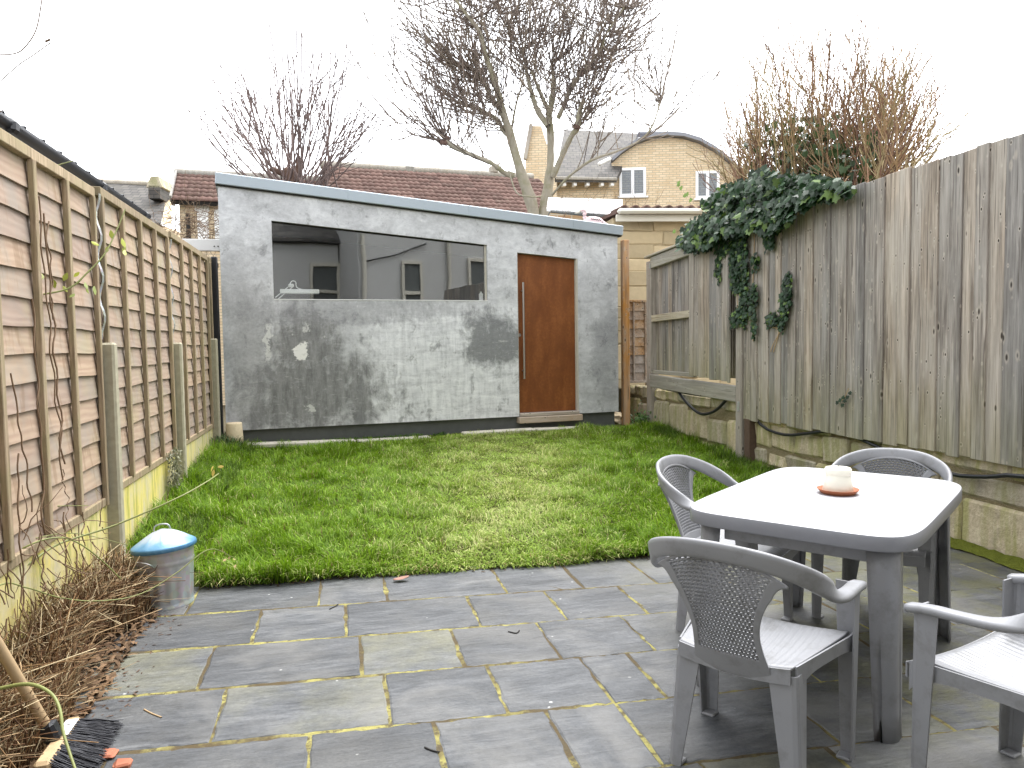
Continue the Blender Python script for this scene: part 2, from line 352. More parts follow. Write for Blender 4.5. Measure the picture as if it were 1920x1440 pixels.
def m_slate():
    g = G('riven_slate'); n1 = g.noise(g.vec(True, (.5, 1.6, 1)), 5, 6, .65, .6); n2 = g.noise(g.vec(True, (.35, 2.2, 1)), 22, 6, .7, .4); n3 = g.noise(g.vec(), 2.2, 4, .6)
    c = g.ramp(g.math('ADD', g.math('MULTIPLY', n1, .5), g.math('MULTIPLY', n2, .5)), [(.36, (.032, .034, .037)), (.5, (.062, .066, .071)), (.64, (.115, .119, .124))])
    c = g.mix(g.ramp(n3, [(.48, 0.), (.7, .45)]), c, (.11, .107, .097))
    gr = g.math('MULTIPLY', g.ramp(g.rnd, [(.86, 0.), (.92, .35)]), g.ramp(n3, [(.38, 0.), (.6, 1.)])); c = g.mix(gr, c, (.17, .165, .08))
    gp_ = g.sep(g.n('ShaderNodeNewGeometry').outputs['Position']); ag = g.n('ShaderNodeMapRange', interpolation_type='SMOOTHSTEP'); g.L(ag.inputs[0], gp_[0]); ag.inputs[1].default_value = 1.3; ag.inputs[2].default_value = 2.6
    c = g.mix(g.math('MULTIPLY', ag.outputs[0], g.ramp(g.noise(g.vec(False), 3.5, 6, .7, .4), [(.42, 0.), (.6, .75)])), c, (.105, .105, .042))
    sp = g.ramp(g.vor(g.vec(), 9), [(.04, 1.), (.075, 0.)]); c = g.mix(g.math('MULTIPLY', sp, g.ramp(n1, [(.50, 0.), (.54, .8)])), c, (.5, .5, .48))
    sp2 = g.ramp(g.vor(g.vec(True, (1, 1, 1), (3, 4, 5)), 13), [(.02, 1.), (.05, 0.)]); c = g.mix(g.math('MULTIPLY', sp2, .7), c, (.05, .045, .035))
    c = g.mix(.55, c, g.ramp(g.noise(g.vec(), 75, 6, .75), [(.3, .25), (.7, .75)]), 'OVERLAY'); c = g.mix(g.ramp(g.noise(g.vec(True, (1, 1, 1), (9, 3, 1)), 1.6, 6, .65, .6), [(.5, 0.), (.66, .55)]), c, (.15, .148, .14)); c = g.hsv(c, v=rv(g, .82, 1.2))
    return g.fin(c, g.ramp(n2, [(.3, .42), (.7, .68)]), g.bump(g.math('ADD', n1, g.math('MULTIPLY', n2, .6)), .5, .012), 0, .4)

def m_mortar():
    g = G('mossy_mortar'); n1 = g.noise(g.vec(False), 3.2, 5, .6); n2 = g.noise(g.vec(False), 45, 5, .7)
    c = g.mix(n2, (.19, .175, .055), (.36, .33, .13)); c = g.mix(g.ramp(n1, [(.46, 1.), (.58, 0.)]), c, (.09, .07, .04)); c = g.mix(g.ramp(g.noise(g.vec(False), 17, 6, .7), [(.5, 0.), (.58, .9)]), c, (.085, .07, .045))
    return g.fin(c, .95, g.bump(n2, .8, .01), 0, .1)

def m_soil(name='dark_soil', a=(.035, .024, .015), b=(.11, .08, .05)):
    g = G(name); n1 = g.noise(g.vec(False), 18, 6, .7); n2 = g.noise(g.vec(False), 60, 4, .7)
    return g.fin(g.mix(n1, a, b), .95, g.bump(g.math('ADD', n1, n2), .9, .03), 0, .1)

def m_stone():
    g = G('mossy_limestone'); n1 = g.noise(g.vec(), 6, 6, .65, .5); n2 = g.noise(g.vec(), 38, 6, .7); n3 = g.noise(g.vec(True, (1, 5, .6)), 2.2, 4, .6)
    c = g.ramp(g.math('ADD', g.math('MULTIPLY', n1, .6), g.math('MULTIPLY', n2, .4)), [(.3, (.34, .28, .18)), (.5, (.58, .49, .33)), (.66, (.76, .68, .49))])
    c = g.mix(g.ramp(n3, [(.42, 0.), (.62, .75)]), c, (.36, .35, .11)); c = g.mix(g.ramp(g.noise(g.vec(True, (1, 1, .5)), 3.5, 5), [(.56, 0.), (.72, .75)]), c, (.24, .22, .18))
    return g.fin(g.hsv(c, sat=rv(g, .7, 1.1), v=rv(g, .75, 1.15)), .95, g.bump(g.math('ADD', n1, n2), .7, .02), 0, .12)

def m_brick(name='yellow_brick', a=(.60, .465, .30), b=(.72, .595, .42), mort=(.42, .36, .27), scale=1., white=0.):
    g = G(name); v = g.vec(False); x, y, z = g.sep(v); cx = g.n('ShaderNodeCombineXYZ'); g.L(cx.inputs[0], x); g.L(cx.inputs[1], z)
    br = g.n('ShaderNodeTexBrick'); g.L(br.inputs['Vector'], cx.outputs[0]); br.inputs['Scale'].default_value = scale; br.inputs['Color1'].default_value = (*a, 1); br.inputs['Color2'].default_value = (*b, 1); br.inputs['Mortar'].default_value = (*mort, 1)
    br.inputs['Mortar Size'].default_value = .011; br.inputs['Brick Width'].default_value = .225; br.inputs['Row Height'].default_value = .075; br.inputs['Bias'].default_value = -.1
    n = g.noise(v, 1.3, 5, .6); c = g.mix(g.ramp(n, [(.5, 0.), (.7, .35)]), br.outputs['Color'], (.46, .34, .20)); c = g.mix(.2, c, g.ramp(g.noise(v, 9, 4), [(.3, .4), (.7, .62)]), 'OVERLAY')
    return g.fin(c, .9, g.bump(br.outputs['Fac'], -.5, .01), 0, .15)

def m_slateroof():
    g = G('grey_roof_slates'); v = g.vec(False); x, y, z = g.sep(v); cx = g.n('ShaderNodeCombineXYZ'); g.L(cx.inputs[0], x); g.L(cx.inputs[1], g.math('MULTIPLY', z, 1.0))
    br = g.n('ShaderNodeTexBrick'); g.L(br.inputs['Vector'], cx.outputs[0]); br.inputs['Scale'].default_value = 1; br.inputs['Color1'].default_value = (.055, .05, .046, 1); br.inputs['Color2'].default_value = (.11, .10, .09, 1); br.inputs['Mortar'].default_value = (.03, .03, .03, 1); br.inputs['Mortar Size'].default_value = .012; br.inputs['Brick Width'].default_value = .22; br.inputs['Row Height'].default_value = .12
    c = g.mix(g.ramp(g.noise(v, 2.5, 5), [(.45, 0.), (.7, .5)]), br.outputs['Color'], (.12, .112, .09))
    return g.fin(c, .75, g.bump(br.outputs['Fac'], -.6, .02), 0, .3)

def m_tile():
    g = G('brown_clay_tile'); n = g.noise(g.vec(), 14, 5, .65); c = g.mix(n, (.095, .056, .045), (.17, .105, .088)); c = g.mix(g.ramp(g.noise(g.vec(), 5, 4), [(.5, 0.), (.75, .45)]), c, (.24, .19, .15))
    return g.fin(g.hsv(c, v=rv(g, .72, 1.25)), .85, g.bump(n, .3, .01), 0, .2)

def m_rust():
    g = G('rust_brown_door'); n1 = g.noise(g.vec(False, (3, 1, 1)), 2.2, 7, .65, .3); n2 = g.noise(g.vec(False), 34, 6, .75); n3 = g.noise(g.vec(False, (1, 1, .35)), 1.5, 4)
    c = g.ramp(g.math('ADD', g.math('MULTIPLY', n1, .6), g.math('MULTIPLY', n2, .4)), [(.3, (.115, .034, .009)), (.5, (.19, .058, .014)), (.66, (.30, .105, .028))]); c = g.mix(g.ramp(n3, [(.4, 0.), (.75, .4)]), c, (.33, .13, .045))
    return g.fin(c, g.ramp(n2, [(.3, .4), (.7, .6)]), g.bump(n2, .12, .003), 0, .35)

def m_attr(name, rough=.6, spec=.3, trans=.0): 
    g = G(name); return g.fin(g.attr(), rough, None, 0, spec, trans)

def m_bark(name, a, b, sc_=20, long=.25, patch=None):
    g = G(name); n = g.noise(g.vec(False, (1, 1, long)), sc_, 6, .65, .4); n2 = g.noise(g.vec(False), 5, 4)
    c = g.mix(n, a, b)
    if patch: c = g.mix(g.ramp(n2, [(.48, 0.), (.62, .8)]), c, patch)
    return g.fin(c, .85, g.bump(n, .5, .01), 0, .2)

def m_glass(name, refl=.12, tint=(.96, .97, .97)):
    g = G(name); t = g.n('ShaderNodeBsdfTransparent'); t.inputs[0].default_value = (*tint, 1); gl = g.n('ShaderNodeBsdfGlossy'); gl.inputs['Color'].default_value = (.95, .98, 1, 1); gl.inputs['Roughness'].default_value = .0
    wv = g.noise(g.vec(False), 1.1, 2, .5); g.L(gl.inputs['Normal'], g.bump(wv, .10, .02))
    lw = g.n('ShaderNodeLayerWeight'); lw.inputs[0].default_value = .25; f = g.math('ADD', g.math('MULTIPLY', lw.outputs['Fresnel'], .35), refl, True)
    m = g.n('ShaderNodeMixShader'); g.L(m.inputs[0], f); g.t.links.new(t.outputs[0], m.inputs[1]); g.t.links.new(gl.outputs[0], m.inputs[2]); g.t.links.new(m.outputs[0], g.out.inputs['Surface']); return g.m

MT = dict(plaster=m_plaster(), board=m_oldwood(), rail=m_oldwood('weathered_rail', green=.5, axis='y', lo=(.26, .22, .165), hi=(.56, .50, .40)),
    post=m_oldwood('weathered_post', lo=(.20, .175, .15), hi=(.40, .36, .315), green=.4), lap=m_lap(), batten=m_batten(), lichen=m_lichen(), slate=m_slate(), mortar=m_mortar(), soil=m_soil(),
    stone=m_stone(), brick=m_brick(), slates=m_slateroof(), tile=m_tile(), rust=m_rust(),
    conc=plain('post_concrete', (.36, .33, .24), .9, var=.3, scale=25, bump=.5), zinc=plain('zinc_trim', (.40, .455, .50), .45, .3, .4, .08, 3, .05),
    black=plain('black_plastic', (.012, .013, .016), .35, 0, .5, .2), dark=plain('dark_void_board', (.02, .018, .016), .8), white=plain('white_paint', (.80, .80, .78), .5, var=.04, scale=4),
    cream=plain('cream_gutter', (.74, .70, .60), .4, var=.06, scale=3), plinth=plain('plinth_cement', (.10, .105, .10), .9, var=.3, scale=8), edging=plain('pale_edging', (.50, .47, .40), .9, var=.2, bump=.5),
    steel=plain('brushed_steel', (.42, .40, .37), .3, .9, .5, .1), galv=None, orange=m_oldwood('fresh_orange_post', (1, 1, 1), 0, 'z', (.36, .17, .06), (.62, .34, .14)),
    sill=m_oldwood('sill_timber', green=0, axis='x', lo=(.30, .22, .15), hi=(.56, .46, .36)), pine=m_oldwood('brown_panel', green=.0, axis='y', lo=(.20, .12, .06), hi=(.42, .28, .16)),
    glass=m_glass('studio_glass'), hglass=m_glass('house_glass', .03, (.7, .74, .8)), terra=plain('terracotta', (.30, .095, .04), .7, var=.25, scale=60), wax=plain('cream_wax', (.80, .78, .67), .5, var=.08),
    bristle=plain('black_bristle', (.012, .013, .02), .5), handle=plain('broom_wood', (.42, .30, .17), .6, var=.3, scale=12), ground=m_soil('rough_ground', (.06, .05, .03), (.13, .11, .07)),
    leafA=m_attr('leaf_green', .45, .4, .25), grass=m_attr('grass_blade', .6, .25, .35), stalk=m_attr('dry_stalk', .8, .15, .1), twig=m_attr('twig_bark', .75, .2),
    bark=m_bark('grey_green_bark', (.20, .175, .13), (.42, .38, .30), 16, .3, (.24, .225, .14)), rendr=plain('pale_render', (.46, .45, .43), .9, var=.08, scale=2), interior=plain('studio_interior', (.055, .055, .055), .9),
    frame=plain('white_upvc', (.82, .83, .84), .4, var=.03), curtain=plain('net_curtain', (.30, .33, .42), .8, var=.15, scale=12), pink=plain('pink_resin', (.78, .58, .58), .5, var=.06),
    red=plain('red_brick', (.33, .12, .07), .9, var=.3), moss=m_soil('moss', (.07, .085, .012), (.17, .19, .03)), oldroof=plain('lead_grey', (.24, .245, .27), .6, var=.1, scale=4))

def m_plastic():
    g = G('grey_garden_plastic'); n = g.noise(g.vec(), 90, 4); n2 = g.noise(g.vec(), 3.5, 5, .6)
    c = g.mix(n2, (.24, .245, .26), (.285, .29, .305)); sp = g.ramp(g.vor(g.vec(), 22), [(.03, 1.), (.06, 0.)]); c = g.mix(g.math('MULTIPLY', sp, g.ramp(n2, [(.52, 0.), (.58, .6)])), c, (.2, .18, .15))
    c = g.mix(g.ramp(g.noise(g.vec(), 9, 6, .7), [(.5, 0.), (.68, .45)]), c, (.115, .113, .10))
    return g.fin(c, .38, g.bump(n, .05, .001), 0, .4)
MT['plastic'] = m_plastic()
def m_galv():
    g = G('galvanised_steel'); n = g.noise(g.vec(False, (1, 1, .6)), 7, 5, .6, .6); v = g.vor(g.vec(False), 30, out='Color')
    c = g.mix(n, (.36, .37, .37), (.58, .59, .58)); c = g.mix(.10, c, v, 'OVERLAY'); c = g.mix(g.ramp(g.noise(g.vec(False, (1, 1, .4)), 4, 5), [(.55, 0.), (.75, .5)]), c, (.33, .29, .22))
    return g.fin(c, g.ramp(n, [(.3, .35), (.7, .6)]), g.bump(n, .15, .004), .55, .5)
MT['galv'] = m_galv()
def m_lid():
    g = G('blue_painted_lid'); x, y, z = g.sep(g.vec(False)); r = g.math('SQRT', g.math('ADD', g.math('MULTIPLY', x, x), g.math('MULTIPLY', y, y)))
    n = g.noise(g.vec(False), 9, 6, .7, .5); f = g.math('ADD', r, g.math('MULTIPLY', g.math('SUBTRACT', n, .5), .10))
    c = g.ramp(f, [(.05, (.48, .52, .56)), (.10, (.40, .49, .56)), (.135, (.16, .34, .50)), (.16, (.07, .20, .35))])
    return g.fin(c, .38, g.bump(n, .1, .003), .15, .5)
MT['lid'] = m_lid()

# ================================================================== THE SETTING
def struct(o): o['kind'] = 'structure'; return o
gz_noise = lambda x, y: .03 * (vn(x * 2.1, y * 2.1, 3) - .5) + .012 * (vn(x * 7, y * 7, 4) - .5)
def gz(x, y):
    """height of the lawn: it climbs from the patio to the studio and banks up to the left fence"""
    x = np.asarray(x, float); y = np.asarray(y, float)
    t = np.clip((y - 4.35) / 4.25, 0, 1)
    return .015 + .295 * t ** .85 + .10 * ss(-.7, -1.25, x) * ss(4.3, 5.0, y) * (1 - .4 * ss(7.5, 8.6, y)) - .03 * ss(2.6, 3.8, x) + gz_noise(x, y)
s_ = 250.
struct(mk('ground', [[-s_, -s_, -.06], [s_, -s_, -.06], [s_, s_, -.06], [-s_, s_, -.06]], [[0, 1, 2, 3]], MT['ground']))
# lawn sheet
def edge_y(x): return 4.40 - .045 * (x - .4) + .05 * (vn(np.asarray(x) * 3.1, 0 * np.asarray(x), 8) - .5)
def lawnp(u, v):
    x = -1.36 + u * 5.34; y = edge_y(x) + v * (9.6 - edge_y(x)); return [x, y, float(gz(x, y)) - (.03 if v == 0 else 0.008)]
lawn = struct(mk('lawn', *gridf(70, 64, lawnp), m_soil('lawn_earth', (.045, .055, .012), (.10, .11, .03)), smooth=True))
# patio: mortar bed and slate slabs laid in rows
patio = struct(mk('patio', *cbox(-1.2, 3.98, -1.4, 4.46, -.055, .0, .001), MT['mortar']))
rows_c = [4.46, 3.95, 3.50, 3.06, 2.63, 2.19, 1.75, 1.31, .87]
cross = [[-.82, -.15, .21, .86, 1.29, 1.72, 2.36, 2.80, 3.42], [-1.1, -.44, -.01, .63, 1.06, 1.48, 2.12, 2.55, 3.0, 3.62], [-.60, .05, .48, .90, 1.33, 1.76, 2.40, 2.82, 3.46], [-1.1, -.48, .14, .57, .98, 1.19, 1.84, 2.27, 2.92, 3.35], [-.80, -.14, .29, .71, .98, 1.62, 2.05, 2.70, 3.3], [-1.0, -.4, .05, .5, 1.1, 1.55, 2.2, 2.8, 3.4], [-.7, -.1, .4, .9, 1.4, 2.0, 2.6, 3.1], [-.9, -.3, .3, .8, 1.3, 1.9, 2.4, 3.0]]
for r in range(8):
    c0, c1 = rows_c[r + 1], rows_c[r]
    xs = sorted([-1.2] + [x for x in cross[r] if x > -1.15] + [3.97])
    for a, b in zip(xs[:-1], xs[1:]):
        if b - a < .12: continue
        gp = random.uniform(.0035, .0085); gy_ = random.uniform(.006, .0105); x0, x1 = a + gp, b - gp
        lift = random.uniform(.001, .0032); tx = random.uniform(.0, .001); sl = .078 - .006 * r
        pts = []; ns_ = 7
        def yy_(x, t): return (c0 - sl * x + gy_) * (1 - t) + (c1 - sl * x - gy_ + (.06 if r == 0 else 0)) * t
        jt = lambda a: random.gauss(0, a)
        for k in range(ns_ * 2): x = x0 + (x1 - x0) * k / (ns_ * 2); pts.append([x + jt(.001), yy_(x, 0) + jt(.0028)])
        for k in range(ns_): t = k / ns_; pts.append([x1 + jt(.0028), yy_(x1, t) + jt(.001)])
        for k in range(ns_ * 2): x = x1 - (x1 - x0) * k / (ns_ * 2); pts.append([x + jt(.001), yy_(x, 1) + jt(.0028)])
        for k in range(ns_): t = 1 - k / ns_; pts.append([x0 + jt(.0028), yy_(x0, t) + jt(.001)])
        pts = np.array(pts); n = len(pts); cn_ = pts.mean(0); dl = pts - cn_; dl /= np.linalg.norm(dl, axis=1)[:, None]
        zt_ = lift + tx * (pts[:, 0] - x0)
        V = np.vstack([np.c_[pts - dl * .008, zt_ + RG.normal(0, .0006, n)], np.c_[pts, zt_ - .003 + RG.normal(0, .001, n)], np.c_[pts, np.full(n, -.03)]])
        f = [list(range(n))] + [[k + n, (k + 1) % n + n, (k + 1) % n, k] for k in range(n)] + [[k + 2 * n, (k + 1) % n + 2 * n, (k + 1) % n + n, k + n] for k in range(n)]
        mk('slab', V, f, MT['slate'], patio)
# soil bed along the left fence
def bedp(u, v):
    y = 1.2 + v * 3.4; wdt = .20 + .05 * math.sin(y * 5) + .10 * float(ss(3.9, 4.3, y)); x = -1.36 + u * (wdt + .1)
    return [x, y, (.13 + .06 * float(ss(3.6, 4.5, y))) * (1 - u ** 2) - .004 + .03 * float(vn(x * 9, y * 9, 2) - .5) * (1 - u)]
struct(mk('soil_bed', *gridf(14, 70, bedp), MT['soil'], smooth=True))
# mossy strip where the patio meets the stone wall
def mossp(u, v):
    y = 1.8 + v * 2.7; x = 3.93 - (1 - u) * (.07 + .05 * float(vn(0, y * 4, 6))); return [x, y, .002 + u * .035 + .015 * float(vn(x * 30, y * 30, 5))]
tag(mk('moss', *gridf(5, 70, mossp), MT['moss'], smooth=True), 'green moss strip at the foot of the stone wall', 'moss', kind='stuff')

# ================================================================== GARDEN STUDIO (local: x along the front, y back, z from the wall's lower edge)
P0 = np.array([-1.22, 8.363, .48]); SA = rad(6.8)
st = thing('garden_studio', 'grey plastered garden studio with sloping roof, wide window and rust brown door', 'garden room')
FWD = 4.73
def top(s): return 2.62 - .0762 * s
wb, dB = 1.407, .04
wt = lambda s: 2.262 - .0745 * (s - .53)
dt = lambda s: 2.0 - .070 * (s - 3.36)
m = Mesh(); D = .14
def quad(*p): m.add(p, [[0, 1, 2, 3]])
def fq(s0, s1, b0, b1, t0, t1): quad([s0, 0, b0], [s1, 0, b1], [s1, 0, t1], [s0, 0, t0])
fq(0, .53, 0, 0, top(0), top(.53)); fq(.53, 2.98, 0, 0, wb, wb); fq(.53, 2.98, wt(.53), wt(2.98), top(.53), top(2.98)); fq(2.98, 3.36, 0, 0, top(2.98), top(3.36)); fq(3.36, 4.17, dt(3.36), dt(4.17), top(3.36), top(4.17)); fq(4.17, FWD, 0, 0, top(4.17), top(FWD))
for a, b in (((.53, wb), (2.98, wb)), ((2.98, wb), (2.98, wt(2.98))), ((2.98, wt(2.98)), (.53, wt(.53))), ((.53, wt(.53)), (.53, wb)), ((3.36, 0), (3.36, dt(3.36))), ((3.36, dt(3.36)), (4.17, dt(4.17))), ((4.17, dt(4.17)), (4.17, 0)), ((0, 0), (0, top(0))), ((FWD, top(FWD)), (FWD, 0)), ((0, 0), (3.36, 0)), ((4.17, 0), (FWD, 0))):
    quad([a[0], 0, a[1]], [b[0], 0, b[1]], [b[0], D, b[1]], [a[0], D, a[1]])
m.mk('front_wall', MT['plaster'], st, org=(0, 0, 0))
V, f = bar([-.02, -.015, top(-.02) + .055], [FWD + .06, -.015, top(FWD + .06) + .055], .06, .12, .006)
fas = mk('roof_trim', V, f, MT['zinc'], st)
mk('drip_edge', *bar([-.02, .0, top(-.02) - .012], [FWD + .05, .0, top(FWD + .05) - .012], .05, .016, .003), MT['dark'], fas)
for s in (1.35, 2.75, 4.1): mk('trim_joint', *cbox(s - .003, s + .003, -.049, -.044, top(s) - .002, top(s) + .112, .001), MT['zinc'], fas)
DP = 3.2
m = Mesh(); m.add([[-.02, .016, top(0) + .10], [FWD + .06, .016, top(FWD) + .10], [FWD + .06, DP, top(FWD) + .10], [-.02, DP, top(0) + .10], [-.02, .016, top(0) - .02], [FWD + .06, .016, top(FWD) - .02], [FWD + .06, DP, top(FWD) - .02], [-.02, DP, top(0) - .02]], [[0, 1, 2, 3], [4, 7, 6, 5], [1, 5, 6, 2], [2, 6, 7, 3], [3, 7, 4, 0]])
m.mk('roof', MT['zinc'], st)
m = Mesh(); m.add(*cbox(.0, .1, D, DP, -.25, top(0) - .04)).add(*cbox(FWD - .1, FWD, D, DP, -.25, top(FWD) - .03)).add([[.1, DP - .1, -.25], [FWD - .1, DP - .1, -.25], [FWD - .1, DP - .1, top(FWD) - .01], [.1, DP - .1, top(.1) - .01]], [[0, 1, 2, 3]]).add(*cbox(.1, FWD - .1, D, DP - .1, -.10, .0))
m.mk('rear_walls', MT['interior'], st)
mk('plinth', *cbox(.03, FWD - .03, .05, .16, -.32, -.002), MT['plinth'], st)
pane = mk('window_pane', [[.53, .05, wb], [2.98, .05, wb], [2.98, .05, wt(2.98)], [.53, .05, wt(.53)], [.53, .06, wb], [2.98, .06, wb], [2.98, .06, wt(2.98)], [.53, .06, wt(.53)]], [[0, 1, 2, 3], [7, 6, 5, 4]], MT['glass'], st)
mk('window_sill', *cbox(.53, 2.98, -.004, .048, wb + .001, wb + .010, .002), MT['white'], st)
mk('window_frame', *cbox(2.955, 2.979, .03, .05, wb + .012, wt(2.98) - .002, .002), MT['edging'], st)
mk('window_frame', *bar([.535, .04, wt(.535) - .008], [2.95, .04, wt(2.95) - .008], .02, .014, .002), MT['dark'], st)
V = []
for y in (.06, .11): V += [[3.368, y, dB], [4.148, y, dB], [4.148, y, dt(4.148) - .006], [3.368, y, dt(3.368) - .006]]
door = mk('door', V, [[0, 1, 2, 3], [7, 6, 5, 4], [0, 4, 5, 1], [1, 5, 6, 2], [2, 6, 7, 3], [3, 7, 4, 0]], MT['rust'], st)
hx = 3.435
m = Mesh(); V, f = tubes([([[hx, .0, .46], [hx, 0, 1.64]], .013)], 10); m.add(V, f)
m.mk('pull_handle', MT['steel'], door, smooth=True)
for z in (.56, 1.54): V, f = tubes([([[hx, 0, z], [hx, .062, z]], .010)], 8); mk('handle_standoff', V, f, MT['steel'], door, smooth=True)
mk('lock_escutcheon', *lathe([(0, 0), (.02, 0), (.02, .004)], 12), MT['steel'], door).matrix_local = Matrix.Translation((3.40 - W[door.name][0], .058 - W[door.name][1], 1.0 - W[door.name][2])) @ Matrix.Rotation(rad(90), 4, 'X')
mk('door_frame', *cbox(4.150, 4.169, .0, .11, dB - .02, dt(4.16) - .004, .002), MT['edging'], st)
mk('door_frame', *cbox(3.3605, 3.367, .0, .11, dB, dt(3.36) - .004, .002), MT['sill'], st)
mk('door_sill', *cbox(3.365, 4.165, -.03, .12, -.005, dB - .004, .006), MT['sill'], st)
mk('door_step', *cbox(3.345, 4.20, -.05, .06, -.085, -.008, .008), MT['sill'], st)
st.location = P0; st.rotation_euler = (0, 0, SA); W[st.name] = P0.copy()
def stl(s, y, z): return P0 + np.array([math.cos(SA) * s - math.sin(SA) * y, math.sin(SA) * s + math.cos(SA) * y, z])
# pale edging in front of the plinth
m = Mesh()
for a, b, dz in ((.2, 1.35, 0), (1.37, 2.2, -.006), (2.6, 3.5, .004), (3.52, 4.25, 0)):
    p, q = stl(a, -.12, 0), stl(b, -.12, 0)
    e = mk('edging_stone', *bar([p[0], p[1], float(gz(p[0], p[1])) - .006 + dz], [q[0], q[1], float(gz(q[0], q[1])) - .006 + dz], .16, .05, .01), MT['edging'])
    tag(e, None, 'edging', 'pale edging stones along the studio'); e['label'] = {0: 'pale edging stone by the round stump under the window', 1: 'pale edging stone below the middle of the window', 2: 'pale edging stone just left of the door step', 3: 'pale edging stone directly below the door step'}[(.2, 1.37, 2.6, 3.52).index(a)]
# desk lamp and white bottle inside, behind the glass
lp = thing('desk_lamp', 'white swing arm desk lamp behind the left end of the studio window', 'lamp')
pa, pb, pc = np.array([.55, .10, wb + .02]), np.array([.72, .10, wb + .165]), np.array([.86, .10, wb + .115])
V, f = tubes([([pa + [0, 0, .012], pb + [0, 0, .012]], .006), ([pa + [.025, 0, -.006], pb + [.02, 0, -.012]], .006)], 6); mk('lamp_arm', V, f, MT['white'], lp)
V, f = tubes([(spline([pb + [-.02, 0, .0], pb + [.01, 0, .05], pb + [.05, 0, .04], pb + [.06, 0, -.02], pc], 12), .006)], 6); mk('lamp_cable', V, f, MT['white'], lp)
mk('lamp_joint', *cbox(pb[0] - .03, pb[0] + .03, .085, .115, pb[2] - .02, pb[2] + .02, .01), MT['white'], lp)
mk('lamp_head', *cbox(.60, 1.02, .075, .125, wb + .075, wb + .125, .008), MT['white'], lp)
mk('lamp_base', *cbox(.5, .62, .12, .24, wb - .02, wb + .02, .01), MT['white'], lp)
lp.location = P0; lp.rotation_euler = (0, 0, SA)
shelf = thing('window_bench', 'dark workbench running inside the studio under the window', 'bench')
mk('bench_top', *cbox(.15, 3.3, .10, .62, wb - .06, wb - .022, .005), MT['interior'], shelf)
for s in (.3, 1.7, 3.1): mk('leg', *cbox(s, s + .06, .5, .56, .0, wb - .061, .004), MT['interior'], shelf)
shelf.location = P0; shelf.rotation_euler = (0, 0, SA)
bt = thing('white_bottle', 'small white bottle standing inside the right corner of the studio window', 'bottle')
mk('body', *cbox(2.90, 2.945, .075, .115, wb - .02, wb + .10, .008), MT['white'], bt); V, f = lathe([(.012, wb + .10), (.012, wb + .12), (0, wb + .12)], 10, 2.922, .095); mk('cap', V, f, MT['white'], bt)
bt.location = P0; bt.rotation_euler = (0, 0, SA)
# bird ornament on the roof
bo = thing('bird_ornament', 'pale pink flamingo ornament lying on the low end of the studio roof', 'ornament')
def rp(s, z, y=.10): return np.array([s, y, top(s) + .105 + z])
V, f = gridf(16, 10, lambda u, v: rp(4.44, .055) + np.array([.14 * math.cos(2 * math.pi * u) * math.sin(math.pi * v) , .05 * math.sin(2 * math.pi * u) * math.sin(math.pi * v), -.055 * math.cos(math.pi * v)])); mk('body', V, f, MT['pink'], bo, smooth=True)
V, f = tubes([(spline([rp(4.36, .05), rp(4.31, .10), rp(4.33, .15), rp(4.30, .175), rp(4.26, .155)], 14), np.linspace(.026, .02, 14))], 8); nk = mk('neck', V, f, MT['pink'], bo, smooth=True)
V, f = tubes([(spline([rp(4.27, .16), rp(4.22, .13), rp(4.18, .12)], 6), np.linspace(.018, .003, 6))], 6); mk('beak', V, f, MT['edging'], nk, smooth=True)
V, f = tubes([([rp(4.56, .05), rp(4.68, .02)], [.03, .004])], 6); mk('tail', V, f, MT['pink'], bo)
for k in range(5): V, f = tubes([(spline([rp(4.38 + k * .03, .075, .048), rp(4.395 + k * .03, .06, .046), rp(4.41 + k * .03, .07, .047)], 5), .004)], 4); mk('wing_mark', V, f, MT['dark'], bo)
bo.location = P0; bo.rotation_euler = (0, 0, SA)

# ================================================================== LEFT LAP FENCE
FX = -1.33
lf = thing('lap_fence', 'pale wooden lap panel fence on yellow lichened gravel boards along the left', 'fence', (FX, 4.6, 0))
posts = [.99, 2.78, 4.565, 6.35, 8.10]
zb0, zt0 = .50, 2.26
def lapboard(y0, y1, z0, hgt, parent):
    n = 14; ys = np.linspace(y0, y1, n); ph = random.uniform(0, 9)
    wav = .0035 * np.sin(ys * random.uniform(3, 6) + ph) + .002 * np.sin(ys * 13 + ph * 2)
    V = []; tb, tt = .011, .004
    for i, y in enumerate(ys):
        b = z0 + wav[i]; xo = FX + .014
        V += [[xo, y, b], [xo - tb, y, b], [xo - .016 - tt, y, z0 + hgt], [xo - .016, y, z0 + hgt]]
    Fc = []
    for i in range(n - 1):
        a, b = 4 * i, 4 * i + 4
        for k in range(4): Fc.append([a + k, a + (k + 1) % 4, b + (k + 1) % 4, b + k])
    Fc += [[0, 3, 2, 1], [4 * n - 4, 4 * n - 3, 4 * n - 2, 4 * n - 1]]
    mk('lap_board', V, Fc, MT['lap'], parent)
